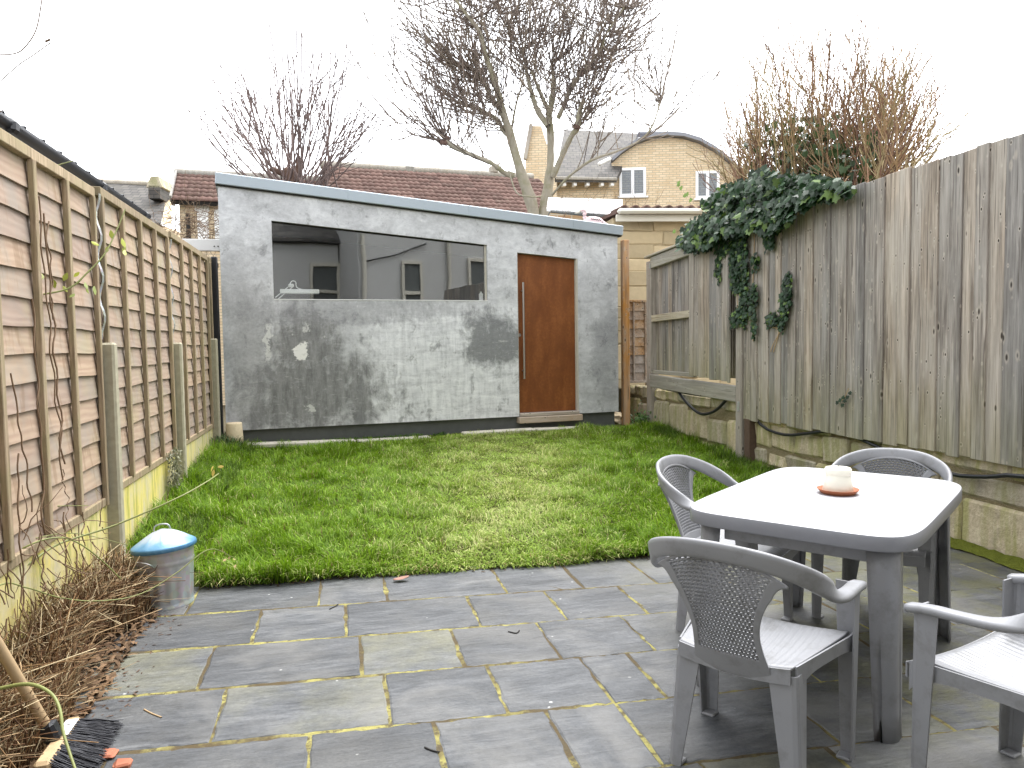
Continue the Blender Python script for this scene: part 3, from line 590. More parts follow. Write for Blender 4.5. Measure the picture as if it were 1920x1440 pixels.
for bi in range(4):
    y0, y1 = posts[bi] + .05, posts[bi + 1] - .05
    if bi == 0: y0 = 2.0
    dz = (0, .0, .03, .05)[bi]
    zb, zt = zb0 + dz, zt0 + dz
    pn = mk('fence_panel', *bar([FX + .012, y0, zt - .025], [FX + .012, y1, zt - .025], .045, .05), MT['batten'], lf)
    mk('bottom_rail', *bar([FX + .020, y0, zb + .022], [FX + .020, y1, zb + .022], .022, .044), MT['batten'], pn)
    nb = 14; ex = (zt - .05 - zb) / nb
    for k in range(nb): lapboard(y0 + .004, y1 - .004, zb + k * ex + (.012 if k == 0 else 0), ex + .018, pn)
    for k in range(5):
        y = y1 - .02 - k * (1.685 - .04) / 4
        if y < y0: break
        lean = random.uniform(-.008, .008)
        mk('batten', *bar([FX + .028, y, zb + (.04 if k not in (0, 4) else 0)], [FX + .028, y + lean, zt - .05], .036 if k not in (0, 4) else .03, .026, .003, (1, 0, 0)), MT['batten'], pn)
    mk('gravel_board', *cbox(FX - .02, FX + .022, y0 - .03, y1 + .03, .05, zb - .004, .004), MT['lichen'], lf)
# last short bay beside the studio
y0, y1 = 8.15, 8.75
pn = mk('fence_panel', *bar([FX + .012, y0, 2.285], [FX + .012, y1, 2.285], .045, .05), MT['batten'], lf)
for k in range(14): lapboard(y0 + .004, y1, .60 + k * .118, .136, pn)
mk('batten', *bar([FX + .034, y0 + .02, .6], [FX + .034, y0 + .02, 2.26], .036, .026, .003, (1, 0, 0)), MT['batten'], pn)
mk('gravel_board', *cbox(FX - .02, FX + .022, y0 - .03, y1, .1, .596, .004), MT['lichen'], lf)
for i, y in enumerate(posts[1:]):
    b = -.05
    ztop = (1.36, 1.41, 1.42, 1.47)[i]
    p = mk('concrete_post', *cbox(FX + .012, FX + .092, y - .038, y + .038, b, ztop, .012), MT['conc'], lf)
    mk('timber_post', *cbox(FX - .05, FX + .008, y - .035, y + .035, b, 2.25, .004), MT['dark'], lf)
    # galvanised strap wound down the joint
    zz = np.linspace(2.24, ztop + .02, 26); V = []
    for q, z in enumerate(zz):
        a = math.sin(q * .9) * .014; V += [[FX + .03 + .012 * math.cos(q * .9), y - .012 + a, z], [FX + .034 + .012 * math.cos(q * .9), y + .012 + a, z]]
    if i in (1, 2): mk('strap', V, [[2 * q, 2 * q + 1, 2 * q + 3, 2 * q + 2] for q in range(25)], MT['galv'], lf)
bp = tag(mk('black_post', *cbox(-1.30, -1.245, 8.28, 8.36, .2, 2.33, .006), MT['black']), 'black post in the gap between lap fence and studio', 'post')
wbd = thing('white_board', 'short white painted board fixed behind the lap fence beside the studio', 'board', (-1.45, 8.95, 2.3))
V, f = cbox(-1.75, -1.27, 8.93, 8.97, 2.47, 2.60, .004); mk('board', V, f, MT['white'], wbd)
mk('support', *cbox(-1.74, -1.68, 8.97, 9.03, .0, 2.58, .004), MT['post'], wbd)
for x in (-1.36, -1.32): V, f = lathe([(0, 0), (.008, 0), (.008, .004)], 8); mk('screw', V, f, MT['dark'], wbd).matrix_local = Matrix.Translation((x + 1.45, 8.928 - 8.95, .22)) @ Matrix.Rotation(rad(90), 4, 'X')

# ================================================================== RIGHT: STONE WALL AND CLOSE-BOARDED FENCE
WX = 3.96
sw = thing('stone_wall', 'low mossy limestone wall under the grey boarded fence', 'wall', (WX, 6, 0))
mk('wall_core', *cbox(WX + .02, WX + .25, 1.6, 10.3, -.05, .70, .01), m_soil('wall_mortar', (.22, .18, .10), (.42, .36, .22)), sw)
def stone(y0, y1, z0, z1, dx=0):
    g_ = random.uniform(.002, .007); V, f = cbox(WX - .005 + dx + random.uniform(-.012, .012), WX + .10, y0 + g_, y1 - g_, z0 + g_, z1 - g_, random.uniform(.012, .03), .016)
    mk('stone', V, f, MT['stone'], sw)
def course(y0, y1, z0, z1, lens, jz=.015):
    y = y0
    while y < y1 - .05:
        l = random.uniform(*lens)
        if y + l > y1 - .12: l = y1 - y
        stone(y, y + l, z0 + random.uniform(-jz, 0), z1 + random.uniform(-jz, 0)); y += l
course(1.6, 4.75, -.03, .33, (.9, 1.5)); course(1.6, 4.75, .34, .50, (.55, .9)); course(1.6, 4.75, .51, .70, (.4, .8))
course(4.75, 6.62, -.03, .16, (.4, .7)); course(4.75, 6.62, .17, .34, (.25, .5)); course(4.75, 6.62, .35, .57, (.2, .42)); course(4.75, 6.62, .575, .70, (.4, .8))
for (ya, yb, za, zb_) in ((6.62, 7.05, .20, .55), (7.05, 7.45, .26, .52), (7.45, 7.98, .27, .58), (7.98, 8.45, .25, .62), (8.45, 8.9, .27, .62), (8.9, 9.4, .25, .55), (9.4, 9.9, .25, .6)): stone(ya, yb, za, zb_, -.01)
course(6.62, 9.9, .02, .24, (.3, .6)); course(6.62, 9.9, .64, .78, (.25, .5))
rf = thing('boarded_fence', 'tall weathered grey close boarded fence above the stone wall', 'fence', (3.92, 5, 0))
BX = 3.92; y = 6.62; k = 0
while y > 1.9:
    wd = random.choice((.095, .10, .105, .12, .15)); zt = 2.555 + random.uniform(-.012, .010); zb = .60 + random.uniform(-.012, .012) - (.02 if y > 6.4 else 0)
    V, f = cbox(BX - .016 - .006 * (k % 2), BX + .004 - .006 * (k % 2), y - wd + .001, y + .010, zb, zt, .003)
    V = np.array(V); V[:, 0] += np.where(V[:, 1] > y - wd / 2, .005, -.003); mk('board', V, f, MT['board'], rf); y -= wd; k += 1
for z in (.85, 1.6, 2.35): mk('arris_rail', *cbox(BX + .012, BX + .07, 1.95, 6.6, z, z + .07, .004), MT['rail'], rf)
for y in (2.2, 4.4): mk('post', *cbox(BX + .072, BX + .16, y, y + .09, .72, 2.5, .004), MT['post'], rf)
mk('corner_post', *cbox(BX - .035, BX + .06, 6.63, 6.74, -.02, 2.50, .006), MT['post'], rf)
mk('post_foot', *cbox(BX - .02, BX + .06, 6.50, 6.60, -.02, .595, .004), plain('brown_post', (.10, .065, .045), .85, var=.3), rf)
# framed bay further back
fb = thing('framed_fence_bay', 'weathered framed fence bay with open rails and loose board panel beside the studio', 'fence', (3.94, 7.8, 0))
FB = 3.94
mk('post', *cbox(FB - .04, FB + .07, 8.86, 9.0, .1, 2.41, .006), MT['post'], fb)
mk('top_rail', *bar([FB - .02, 8.86, 2.38], [FB - .02, 6.76, 2.47], .05, .14, .005), MT['rail'], fb)
mk('top_cap', *bar([FB - .01, 9.0, 2.465], [FB - .01, 6.76, 2.56], .12, .025, .004), MT['rail'], fb)
mk('middle_rail', *bar([FB - .01, 8.86, 1.67], [FB - .01, 7.70, 1.69], .05, .085, .005), MT['rail'], fb)
mk('bottom_rail', *bar([FB + .0, 8.86, .985], [FB + .0, 7.70, .985], .04, .05, .005), MT['rail'], fb)
mk('beam', *bar([FB - .03, 8.86, .87], [FB - .03, 6.74, .83], .06, .165, .007), MT['rail'], fb)
y = 8.855
while y > 6.78:
    wd = random.choice((.085, .09, .1)); V, f = cbox(FB + .03, FB + .045, y - wd + random.uniform(.002, .012), y, .98, 2.45, .003); mk('board', V, f, MT['board'], fb); y -= wd
y = 7.72
while y > 6.86:
    wd = random.choice((.11, .12, .14)); V, f = cbox(FB - .075, FB - .055, max(y - wd, 6.83) + .0015, y, .985 - .05 * (7.72 - y) + random.uniform(-.008, .008), 2.53 + random.uniform(-.01, .01), .003); mk('board', V, f, MT['board'], fb); y -= wd
for z in (.93, 2.35): V, f = cbox(FB - .045, FB - .041, 8.84, 8.90, z - .04, z + .03, .001); mk('bracket', V, f, MT['galv'], fb)
mk('hinge_plate', *cbox(BX - .040, BX - .036, 6.66, 6.70, .66, .76, .001), MT['galv'], rf)
# small lap panel and orange post next to the studio
op = tag(mk('orange_post', *cbox(3.60, 3.69, 9.05, 9.14, .1, 2.70, .006), MT['orange']), 'fresh orange timber post at the right corner of the studio', 'post')
lp2 = thing('small_lap_panel', 'short brown lap panel between the orange post and the grey post', 'fence panel', (3.85, 9.5, 0))
pA, pB = onplane(1164, 690, (3.72, 9.35, 0), (0, 1, 0)), onplane(1212, 690, (3.72, 9.35, 0), (0, 1, 0))
xA, xB = 3.70, 4.02
YP = 9.35
for x in (xA, xA + .15, xB): mk('batten', *cbox(x, x + .022, YP - .03, YP - .008, .82, 1.93, .003), MT['pine'], lp2)
for z in (.82, 1.91): mk('rail', *cbox(xA, xB + .03, YP - .034, YP - .006, z, z + .03, .003), MT['pine'], lp2)
for k in range(9):
    z = .84 + k * .119; V, f = cbox(xA + .005, xB + .02, YP - .006, YP + .004, z, z + .13, .002); V = np.array(V); V[:, 1] += np.where(V[:, 2] < z + .06, -.012, .008); mk('lap_board', V, f, MT['pine'], lp2)
mk('support', *cbox(xB + .03, xB + .08, YP - .03, YP + .03, .0, 1.93, .003), MT['pine'], lp2)
# black cables
def cable(name, pts, r, label):
    V, f = tubes([(spline(pts, 40), r)], 8); return tag(mk(name, V, f, MT['black'], smooth=True), label, 'cable')
cable('hanging_cable', [onx(1268, 728, 3.93), onx(1285, 752, 3.90), onx(1308, 773, 3.89), onx(1325, 776, 3.89), onx(1345, 767, 3.89), onx(1372, 738, 3.91)], .017, 'black cable looping below the beam of the framed fence bay')
cable('wall_cable', [onx(1240, 728, 3.94), onx(1275, 735, 3.93), onx(1320, 742, 3.93), onx(1345, 742, 3.93), onx(1384, 738, 3.93), onx(1425, 795, 3.93), onx(1470, 815, 3.91), onx(1520, 812, 3.91), onx(1575, 808, 3.93), onx(1650, 840, 3.93), onx(1770, 886, 3.92), onx(1850, 894, 3.91), onx(1925, 894, 3.91), [3.92, 2.6, .55]], .014, 'long black cable running along the stone wall under the boards')

# ================================================================== GARDEN FURNITURE
PL = MT['plastic']
def legmesh(foot, topp, w0, w1, sx, sy, th=.006, curve=0.):
    """angle-section leg: outer corner runs foot -> top, plates run inward along x and y"""
    n = 9; V = []
    for i in range(n):
        t = i / (n - 1); c = np.array(foot) * (1 - t) + np.array(topp) * t; wd = w0 + (w1 - w0) * t ** (1 + curve); e = .016
        for p in ((0, -sy * wd), (0, -sy * (wd * .5)), (0, -sy * e), (-sx * e * .3, -sy * e * .3), (-sx * e, 0), (-sx * wd * .5, 0), (-sx * wd, 0)): V.append([c[0] + p[0], c[1] + p[1], c[2]])
    Fc = [[i * 7 + k, i * 7 + k + 1, (i + 1) * 7 + k + 1, (i + 1) * 7 + k] for i in range(n - 1) for k in range(6)]
    if sx * sy < 0: Fc = [f[::-1] for f in Fc]
    return np.array(V), Fc
def make_chair():
    c = thing('garden_chair', 'x', 'chair')
    O = (0, 0, 0)
    for sx in (-1, 1):
        o = mk('leg', *legmesh((sx * .272, .222, 0), (sx * .287, .21, .615), .046, .080, sx, 1), PL, c, org=O); solid(o, .006, 0)
        m = Mesh(); V, f = cbox(-.024, .024, -.024, .024, 0, .012, .004); m.add(V + np.array([sx * .246, .196, 0]), f); m.mk('foot', PL, c)
        o = mk('leg', *legmesh((sx * .222, -.20, 0), (sx * .200, -.178, .405), .046, .088, sx, -1), PL, c, org=O); solid(o, .006, 0)
        m = Mesh(); V, f = cbox(-.023, .023, -.023, .023, 0, .012, .004); m.add(V + np.array([sx * .197, -.174, 0]), f); m.mk('foot', PL, c)
    # seat with front-to-back ribs
    def hw(t): return .185 + .065 * min(1, t * 1.25)
    def seatp(u, v):
        x = (2 * u - 1) * hw(v); y = -.185 + v * .435
        z = .418 + .016 * (2 * u - 1) ** 2 + .014 * v - .03 * max(0, v - .85) ** 2 / .0225 - .018 * math.sin(math.pi * min(1, v * 1.1)) * (1 - (2 * u - 1) ** 2)
        if abs(2 * u - 1) < .84 and .12 < v < .93: z += .0022 * math.sin(x * 2 * math.pi / .024)
        return [x, y, z]
    seat = mk('seat', *gridf(96, 16, seatp), PL, c, smooth=True, org=O); solid(seat, .007)
    n = 20
    for sx in (-1, 1):                       # arched side skirts
        V = []
        for i in range(n + 1):
            t = .05 + .90 * i / n; p = seatp(1 if sx > 0 else 0, t); a = abs(2 * i / n - 1)
            ex = p[0] + sx * .004 + sx * .016 * t; V += [[ex, p[1], p[2] - .001], [ex, p[1], p[2] - .045 - .05 * a ** 4]]
        o = mk('side_skirt', V, [[2 * i, 2 * i + 1, 2 * i + 3, 2 * i + 2] for i in range(n)], PL, c, org=O); solid(o, .006, 0)
    for t, y in ((1, .252), (0, -.190)):
        V = []
        for i in range(n + 1):
            u = i / n; p = seatp(u, t); a = abs(2 * u - 1); V += [[p[0], y, p[2] - .001], [p[0], y, p[2] - .05]]
        o = mk('apron', V, [[2 * i, 2 * i + 1, 2 * i + 3, 2 * i + 2] for i in range(n)], PL, c, org=O); solid(o, .006, 0)
    # arm and top rail in one sweep
    half = [(.278, .225, .607), (.285, .15, .622), (.290, .06, .630), (.293, -.03, .642), (.292, -.11, .668), (.280, -.19, .712), (.240, -.262, .755), (.165, -.315, .788), (.085, -.338, .803), (0, -.343, .807)]
    pth = half + [(-x, y, z) for x, y, z in half[-2::-1]]
    P = spline(pth, 90); T = np.gradient(P, axis=0); T /= np.linalg.norm(T, axis=1)[:, None]
    V = []; ns = 10
    for i, (p, t) in enumerate(zip(P, T)):
        a = abs(2 * i / 89 - 1)                       # 1 at the arm ends, 0 at the back
        k = float(ss(.30, .78, a))
        tilt = np.array([p[0] * 1.1, p[1] + .02, 0]); tilt /= np.linalg.norm(tilt) + 1e-6
        nrm = np.array([0, 0, 1.]) * (-.30 + 1.30 * k) + tilt * (1 - k) * .95; nrm -= t * (nrm @ t); nrm /= np.linalg.norm(nrm)
        s = np.cross(t, nrm); wd = .033 - .007 * k; th = .011 + .003 * k
        for q in range(ns):
            an = 2 * math.pi * q / ns; ca, sa = math.cos(an), math.sin(an)
            ex = math.copysign(abs(ca) ** .55, ca) * wd; ez = math.copysign(abs(sa) ** .55, sa) * th
            V.append(p + s * ex + nrm * ez)
    Fc = [[i * ns + q, i * ns + (q + 1) % ns, (i + 1) * ns + (q + 1) % ns, (i + 1) * ns + q] for i in range(89) for q in range(ns)] + [list(range(ns))[::-1], list(range(89 * ns, 90 * ns))]
    mk('arm_rail', V, Fc, PL, c, smooth=True, org=O)
    # back: solid surround and pierced weave panel
    def bw(v): return .132 - .022 * math.sin(math.pi * min(1, v * 1.25)) ** 1 + .050 * max(0, v - .35) ** 1.5 / .524 + .03 * v ** 12
    def backp(u, v):
        x = (2 * u - 1) * bw(v); zt_ = .792 - 1.15 * (abs(x)) ** 2.0 * (1 + 2.0 * abs(x)); z = .375 + v * (zt_ - .375)
        y = -.190 - .143 * v - .012 * math.sin(math.pi * v) + .95 * x * x
        return [x, y, z]
    nu, nv = 74, 124
    V = np.array([backp(i / nu, j / nv) for j in range(nv + 1) for i in range(nu + 1)])
    Ff, Fw = [], []
    for j in range(nv):
        for i in range(nu):
            q = [j * (nu + 1) + i, j * (nu + 1) + i + 1, (j + 1) * (nu + 1) + i + 1, (j + 1) * (nu + 1) + i]
            mg = 6
            if i < mg or i >= nu - mg or j < 22 or j >= nv - 3: Ff.append(q)
            else:
                rw, ph = (j - 22) // 4, (j - 22) % 4
                hole = ph in (1, 2) and ((i - mg + (2 if rw % 2 else 0)) % 4) != 0
                if not hole: Fw.append(q)
    bk = mk('backrest', V, Ff, PL, c, smooth=True, org=O); solid(bk, .012, 0)
    Vw = V.copy()
    for j in range(nv + 1):
        for i in range(nu + 1): Vw[j * (nu + 1) + i, 1] += .0035 * math.sin((i + (2 if ((j - 22) // 4) % 2 else 0)) * math.pi / 2) + .002 * math.cos(j * math.pi / 2)
    wv = mk('woven_panel', Vw, Fw, PL, bk, smooth=False, org=O); solid(wv, .008, 0)
    return c
def copy_tree(o, parent=None):
    c = o.copy(); col.objects.link(c); c.parent = parent
    for ch in o.children: copy_tree(ch, c)
    return c
chair = make_chair()
LA = rad(38.0)                                  # long axis of the table
ax_b = np.array([math.cos(LA), math.sin(LA)]); ax_a = np.array([math.sin(LA), -math.cos(LA)])
TC = np.array([2.005, 2.69])
spots = [((1.285, 2.11), LA - rad(90), 'grey plastic armchair seen from behind in front of the table, nearest the paving joints'),
         ((1.795, 3.15), math.atan2(-ax_a[0], ax_a[1]), 'grey plastic armchair behind the left side of the table next to the lawn'),
         ((2.555, 3.07), LA + rad(90), 'grey plastic armchair on the far side of the table against the stone wall'),
         ((1.93, 1.68), rad(15), 'grey plastic armchair cut by the right edge of the picture')]
for i, (p, rz, lab) in enumerate(spots):
    o = chair if i == 0 else copy_tree(chair)
    o.location = (p[0], p[1], .0); o.rotation_euler = (0, 0, rz); o.scale = (.95, .95, .95); tag(o, lab, 'chair', 'grey plastic garden chairs')
# table
tb = thing('garden_table', 'grey plastic garden table with sky light painted into its top and rounded corners', 'table')
def outline(s=1., n=96, a=.605, b=.405):
    out = []
    for k in range(n):
        t = 2 * math.pi * k / n; c_, s__ = math.cos(t), math.sin(t); e = 2 / 7.0
        out.append((s * a * math.copysign(abs(c_) ** e, c_), s * b * math.copysign(abs(s__) ** e, s__)))
    return out
V, Fc, n = [], [], 96
def inset(d):
    o = outline(); return [(x * (1 - d / .605), y * (1 - d / .405)) for x, y in o]
for d, z in ((.012, .664), (.002, .664), (.0, .668), (.0, .708), (.003, .716), (.010, .720), (.046, .720), (.050, .7165), (.2, .7165)): V += [[x, y, z] for x, y in inset(d)]
for i in range(4, 8): Fc += [[i * n + k, i * n + (k + 1) % n, (i + 1) * n + (k + 1) % n, (i + 1) * n + k] for k in range(n)]
Fc.append([8 * n + k for k in range(n)])
g = G('skylit_table_plastic'); xx, yy, zz = g.sep(g.vec(False)); fr = g.math('FRACT', g.math('MULTIPLY', g.math('ADD', yy, 2.0), 1 / .118)); gro = g.ramp(fr, [(.0, 0.), (.02, 1.), (.98, 1.), (1., 0.)])  # sky light put into the top's colour; the rim is the same plastic
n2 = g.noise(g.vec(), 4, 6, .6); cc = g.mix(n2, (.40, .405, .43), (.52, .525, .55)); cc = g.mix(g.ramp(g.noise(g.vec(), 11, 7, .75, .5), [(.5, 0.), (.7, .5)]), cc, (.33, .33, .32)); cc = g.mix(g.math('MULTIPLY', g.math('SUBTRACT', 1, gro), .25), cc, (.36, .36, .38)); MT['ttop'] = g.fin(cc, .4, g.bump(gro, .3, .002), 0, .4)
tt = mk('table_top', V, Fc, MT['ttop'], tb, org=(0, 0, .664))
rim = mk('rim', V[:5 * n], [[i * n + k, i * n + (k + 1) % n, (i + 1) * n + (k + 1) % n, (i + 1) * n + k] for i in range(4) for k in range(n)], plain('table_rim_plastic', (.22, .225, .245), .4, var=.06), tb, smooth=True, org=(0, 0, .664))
tt.data.polygons.foreach_set('use_smooth', [True] * len(tt.data.polygons))
try: tt.data.set_sharp_from_angle(angle=rad(35))
except Exception: pass
for sx in (-1, 1):
    for sy in (-1, 1):
        # rounded corner leg
        V = []; nn = 8
        for i in range(nn):
            t = i / (nn - 1); z = .664 * t; w_ = .066 + .024 * t; cxn, cyn = sx * (.555 - .02 * t), sy * (.355 - .012 * t); r = .05
            pr = [(0, -w_), (0, -w_ * .6), (0, -r)] + [(-(r - r * math.cos(a)), -(r - r * math.sin(a))) for a in np.linspace(.2, math.pi / 2 - .2, 4)] + [(-r, 0), (-w_ * .6, 0), (-w_, 0)]
            V += [[cxn + sx * p, cyn + sy * q, z] for p, q in pr]
        k_ = 10; Fc = [[i * k_ + k, i * k_ + k + 1, (i + 1) * k_ + k + 1, (i + 1) * k_ + k] for i in range(nn - 1) for k in range(k_ - 1)]
        o = mk('leg', V, Fc, PL, tb, smooth=True, org=(0, 0, 0)); solid(o, .008, 0)
for sx in (-1, 1): mk('end_rib', *cbox(sx * .50 - .006, sx * .50 + .006, -.25, .25, .60, .664, .002), PL, tb)
tb.scale = (1.03, 1.03, 1.0); tb.location = (TC[0], TC[1], 0); tb.rotation_euler = (0, 0, LA)
# candle pot on terracotta saucer
cpos = onz(1571, 925, .7165)
cp = thing('terracotta_saucer', 'small round terracotta saucer on the table', 'saucer', (cpos[0], cpos[1], .7165))
V, f = lathe([(0, .0005), (.066, .0005), (.082, .018), (.084, .021), (.080, .021), (.064, .006), (0, .006)], 36); mk('dish', V + np.array([*cpos[:2], .7165]), f, MT['terra'], cp, smooth=True)
cw = thing('candle_pot', 'cream upturned pot candle standing on the terracotta saucer', 'candle', (cpos[0], cpos[1], .7225))
V, f = lathe([(0, 0), (.060, 0), (.063, .004), (.050, .07), (.048, .075), (.053, .078), (.053, .098), (.049, .104), (.03, .106), (.028, .102), (0, .102)], 36); mk('wax_body', V + np.array([*cpos[:2], .7230]), f, MT['wax'], cw, smooth=True)
V, f = tubes([([[cpos[0], cpos[1], .823], [cpos[0] + .002, cpos[1], .834]], .0015)], 5); mk('wick', V, f, MT['dark'], cw)

# ================================================================== DUSTBIN
bx, by = -.955, 4.235
bn = thing('dustbin', 'small galvanised steel dustbin with blue lid at the corner of the lawn', 'dustbin', (bx, by, .002))
nn = 72
def binp(u, v):
    r = .136 + .013 * v; z = v * .312
    r += .0022 * math.cos(16 * 2 * math.pi * u) * float(ss(.06, .14, v) * (1 - ss(.62, .72, v)))
    if .74 < v < .78 or v > .97: r += .004
    if v < .03: r += .005
    return [bx + r * math.cos(2 * math.pi * u), by + r * math.sin(2 * math.pi * u), .002 + z]
body = mk('bin_body', *gridf(nn * 2, 34, binp), MT['galv'], bn, smooth=True)
ca = rad(-115)                                 # the bail handle faces the camera
def bp_(a, r, z): return np.array([bx + r * math.cos(a), by + r * math.sin(a), z])
V, f = tubes([(spline([bp_(ca - .36, .150, .238), bp_(ca - .33, .162, .256), bp_(ca - .18, .174, .268), bp_(ca + .1, .174, .267), bp_(ca + .26, .168, .256), bp_(ca + .31, .148, .238)], 20), .0045)], 6); mk('side_handle', V, f, MT['galv'], bn, smooth=True)
V, f = tubes([(spline([bp_(ca + math.pi - .3, .150, .24), bp_(ca + math.pi - .2, .165, .265), bp_(ca + math.pi + .2, .165, .265), bp_(ca + math.pi + .3, .150, .24)], 14), .0035)], 6); mk('side_handle', V, f, MT['galv'], bn, smooth=True)
LZ = .312
def lidp(u, v):
    a = 2 * math.pi * u; r = .160 * v; z = .080 * (1 - v ** 1.35)
    z += .0035 * max(0, math.cos(9 * a)) ** 4 * float(ss(.2, .35, v) * (1 - ss(.75, .9, v)))
    p = np.array([r * math.cos(a), r * math.sin(a), z]); return p
V, f = gridf(90, 22, lidp); V2 = [[.160 * math.cos(2 * math.pi * k / 90) * s, .160 * math.sin(2 * math.pi * k / 90) * s, z] for s, z in ((1.015, -.004), (1.02, -.02), (1.0, -.024)) for k in range(91)]
b0 = 22 * 91; V = np.vstack([V, V2]); f = f + [[b0 + r * 91 + k, b0 + r * 91 + k + 1, b0 + (r + 1) * 91 + k + 1, b0 + (r + 1) * 91 + k] for r in range(3) for k in range(90)]
lid = mk('lid', V, f, MT['lid'], bn, smooth=True, org=(0, 0, 0)); tl = Matrix.Rotation(rad(-5), 4, Vector((.4, 1, 0)))
lid.matrix_local = Matrix.Translation((0, 0, LZ + .012)) @ tl; W[lid.name] = np.zeros(3)
V, f = tubes([(spline([[-.042, 0, .074], [-.035, 0, .095], [-.015, 0, .104], [.015, 0, .104], [.035, 0, .095], [.042, 0, .074]], 18), .0042)], 6); mk('lid_handle', V, f, MT['galv'], lid, smooth=True)

# ================================================================== BROOM leaning on the fence
br = thing('broom', 'wooden broom with black bristles lying head down at the bottom left', 'broom', (-.99, 2.72, 0))
h0, h1 = onz(140, 1352, .055), onz(72, 1448, .075)
hd = h1 - h0; hl = np.linalg.norm(hd); hd /= hl
head = mk('head', *bar(h0, h0 + hd * .34, .050, .036, .010), MT['handle'], br)
mid_ = h0 + hd * .17; out_ = np.cross(hd, [0, 0, 1.]); out_ /= np.linalg.norm(out_)
if out_[0] < 0: out_ = -out_
m = Mesh(); paths = []
for i in range(420):
    t = RG.uniform(.0, 1); s_ = RG.uniform(-.016, .016); st_ = h0 + hd * (.01 + t * .32) + np.array([0, 0, s_])
    e = st_ + out_ * RG.uniform(.125, .15) + hd * (t - .5) * .07 + np.array([RG.uniform(-.008, .008), RG.uniform(-.008, .008), -st_[2] + RG.uniform(.006, .03)])
    mdl = (st_ + e) / 2 + np.array([0, 0, .008]); paths.append(([st_ + out_ * .02, mdl, e], [.0016, .0016, .0012]))
V, f = tubes(paths, 4); tag(mk('bristles', V, f, MT['bristle'], br), kind='stuff')
mk('socket', *bar(mid_ - out_ * .01 + [0, 0, .01], mid_ - out_ * .035 + np.array([0, 0, .075]), .05, .05, .010, (0, 1, 0)), MT['black'], br)
hA = mid_ - out_ * .03 + np.array([0, 0, .055]); hB = onz(0, 1215, .43); hE = hA + (hB - hA) / np.linalg.norm(hB - hA) * 1.15
V, f = tubes([(spline([hA, hE], 8), .0165)], 12); mk('handle', V, f, MT['handle'], br, smooth=True)
mk('paper_label', *bar(h0 + hd * .03 + np.array([0, 0, .0195]) + out_ * .003, h0 + hd * .155 + np.array([0, 0, .0195]) + out_ * .003, .040, .0015, .0004), MT['white'], br)
for k in range(5):
    a = k * 1.25; c_ = h0 + hd * .075 + np.array([0, 0, .0206]) + out_ * .003; V, f = tubes([([c_, c_ + hd * .014 * math.cos(a) + out_ * .014 * math.sin(a)], .0008)], 4); mk('label_mark', V, f, MT['dark'], br)

# stump, log pieces, brick bits, leaf, twigs on the patio
sp = onplane(440, 829, stl(0, -.16, 0), (math.sin(SA), -math.cos(SA), 0)); sz = float(gz(sp[0], sp[1])) - .01
g = G('cut_stump'); nn_ = g.noise(g.vec(), 30, 5); MT['stump'] = g.fin(g.mix(nn_, (.55, .44, .28), (.78, .67, .48)), .9, g.bump(nn_, .5, .01))
V, f = lathe([(0, 0), (.085, 0), (.088, .10), (.083, .235), (.076, .25), (0, .252)], 20, sp[0], sp[1]); V[:, 2] += sz; V[:, :2] += RG.normal(0, .002, (len(V), 2)); tag(mk('stump', V, f, MT['stump'], smooth=True), 'pale round stump standing at the left foot of the studio', 'stump')
ro = onz(1155, 795, .27)
for i, (dx, dy, s_, lab) in enumerate(((-.12, .0, .10, 'dark lump of wood left in the pile by the orange post'), (.02, -.04, .13, 'pale split log in front of the pile by the orange post'), (.12, .05, .11, 'mossy log end on the right of the pile by the orange post'), (-.02, .09, .15, 'tallest bark chunk at the back of the pile by the orange post'))):
    V, f = gridf(14, 9, lambda u, v: [0, 0, 0]); V = []
    for j in range(10):
        for k in range(15):
            a, b = 2 * math.pi * k / 14, math.pi * j / 9; q = np.array([math.cos(a) * math.sin(b), math.sin(a) * math.sin(b), math.cos(b)]); r = s_ * (.75 + .55 * float(vn(q[0] * 2.3 + i * 7 + q[2] * 3, q[1] * 2.3 + q[2] * 2, i)))
            V.append(q * r * np.array([1, .8, .75]))
    V = np.array(V); cx_, cy_ = ro[0] + dx, ro[1] + dy; V += np.array([cx_, cy_, float(gz(cx_, cy_)) + s_ * .45])
    tag(mk('log_piece', V, f, (MT['post'], MT['stump'], MT['sill'], MT['dark'])[i]), lab, 'log', 'log pile beside the studio')
for i, (px, py, sz_, lab) in enumerate(((190, 1420, .045, 'small red brick fragment touching the broom bristles'), (232, 1436, .03, 'smaller red brick fragment at the bottom edge by the broom'))):
    p = onz(px, py, .0); V, f = cbox(p[0] - sz_, p[0] + sz_, p[1] - sz_ * .6, p[1] + sz_ * .6, .001, .018, .006, .006); tag(mk('brick_fragment', V, f, MT['red']), lab, 'brick')
lf_ = onz(752, 1087, .01); V, f = gridf(6, 4, lambda u, v: [lf_[0] + (u - .5) * .09, lf_[1] + (v - .5) * .05 * math.sin(math.pi * (.1 + .8 * u)), .010 + .015 * abs(v - .5) + .012 * u * u]); tag(solid(mk('fallen_leaf', V, f, plain('dead_leaf', (.30, .16, .12), .7), smooth=True), .001), 'single brown fallen leaf at the lawn edge', 'leaf')
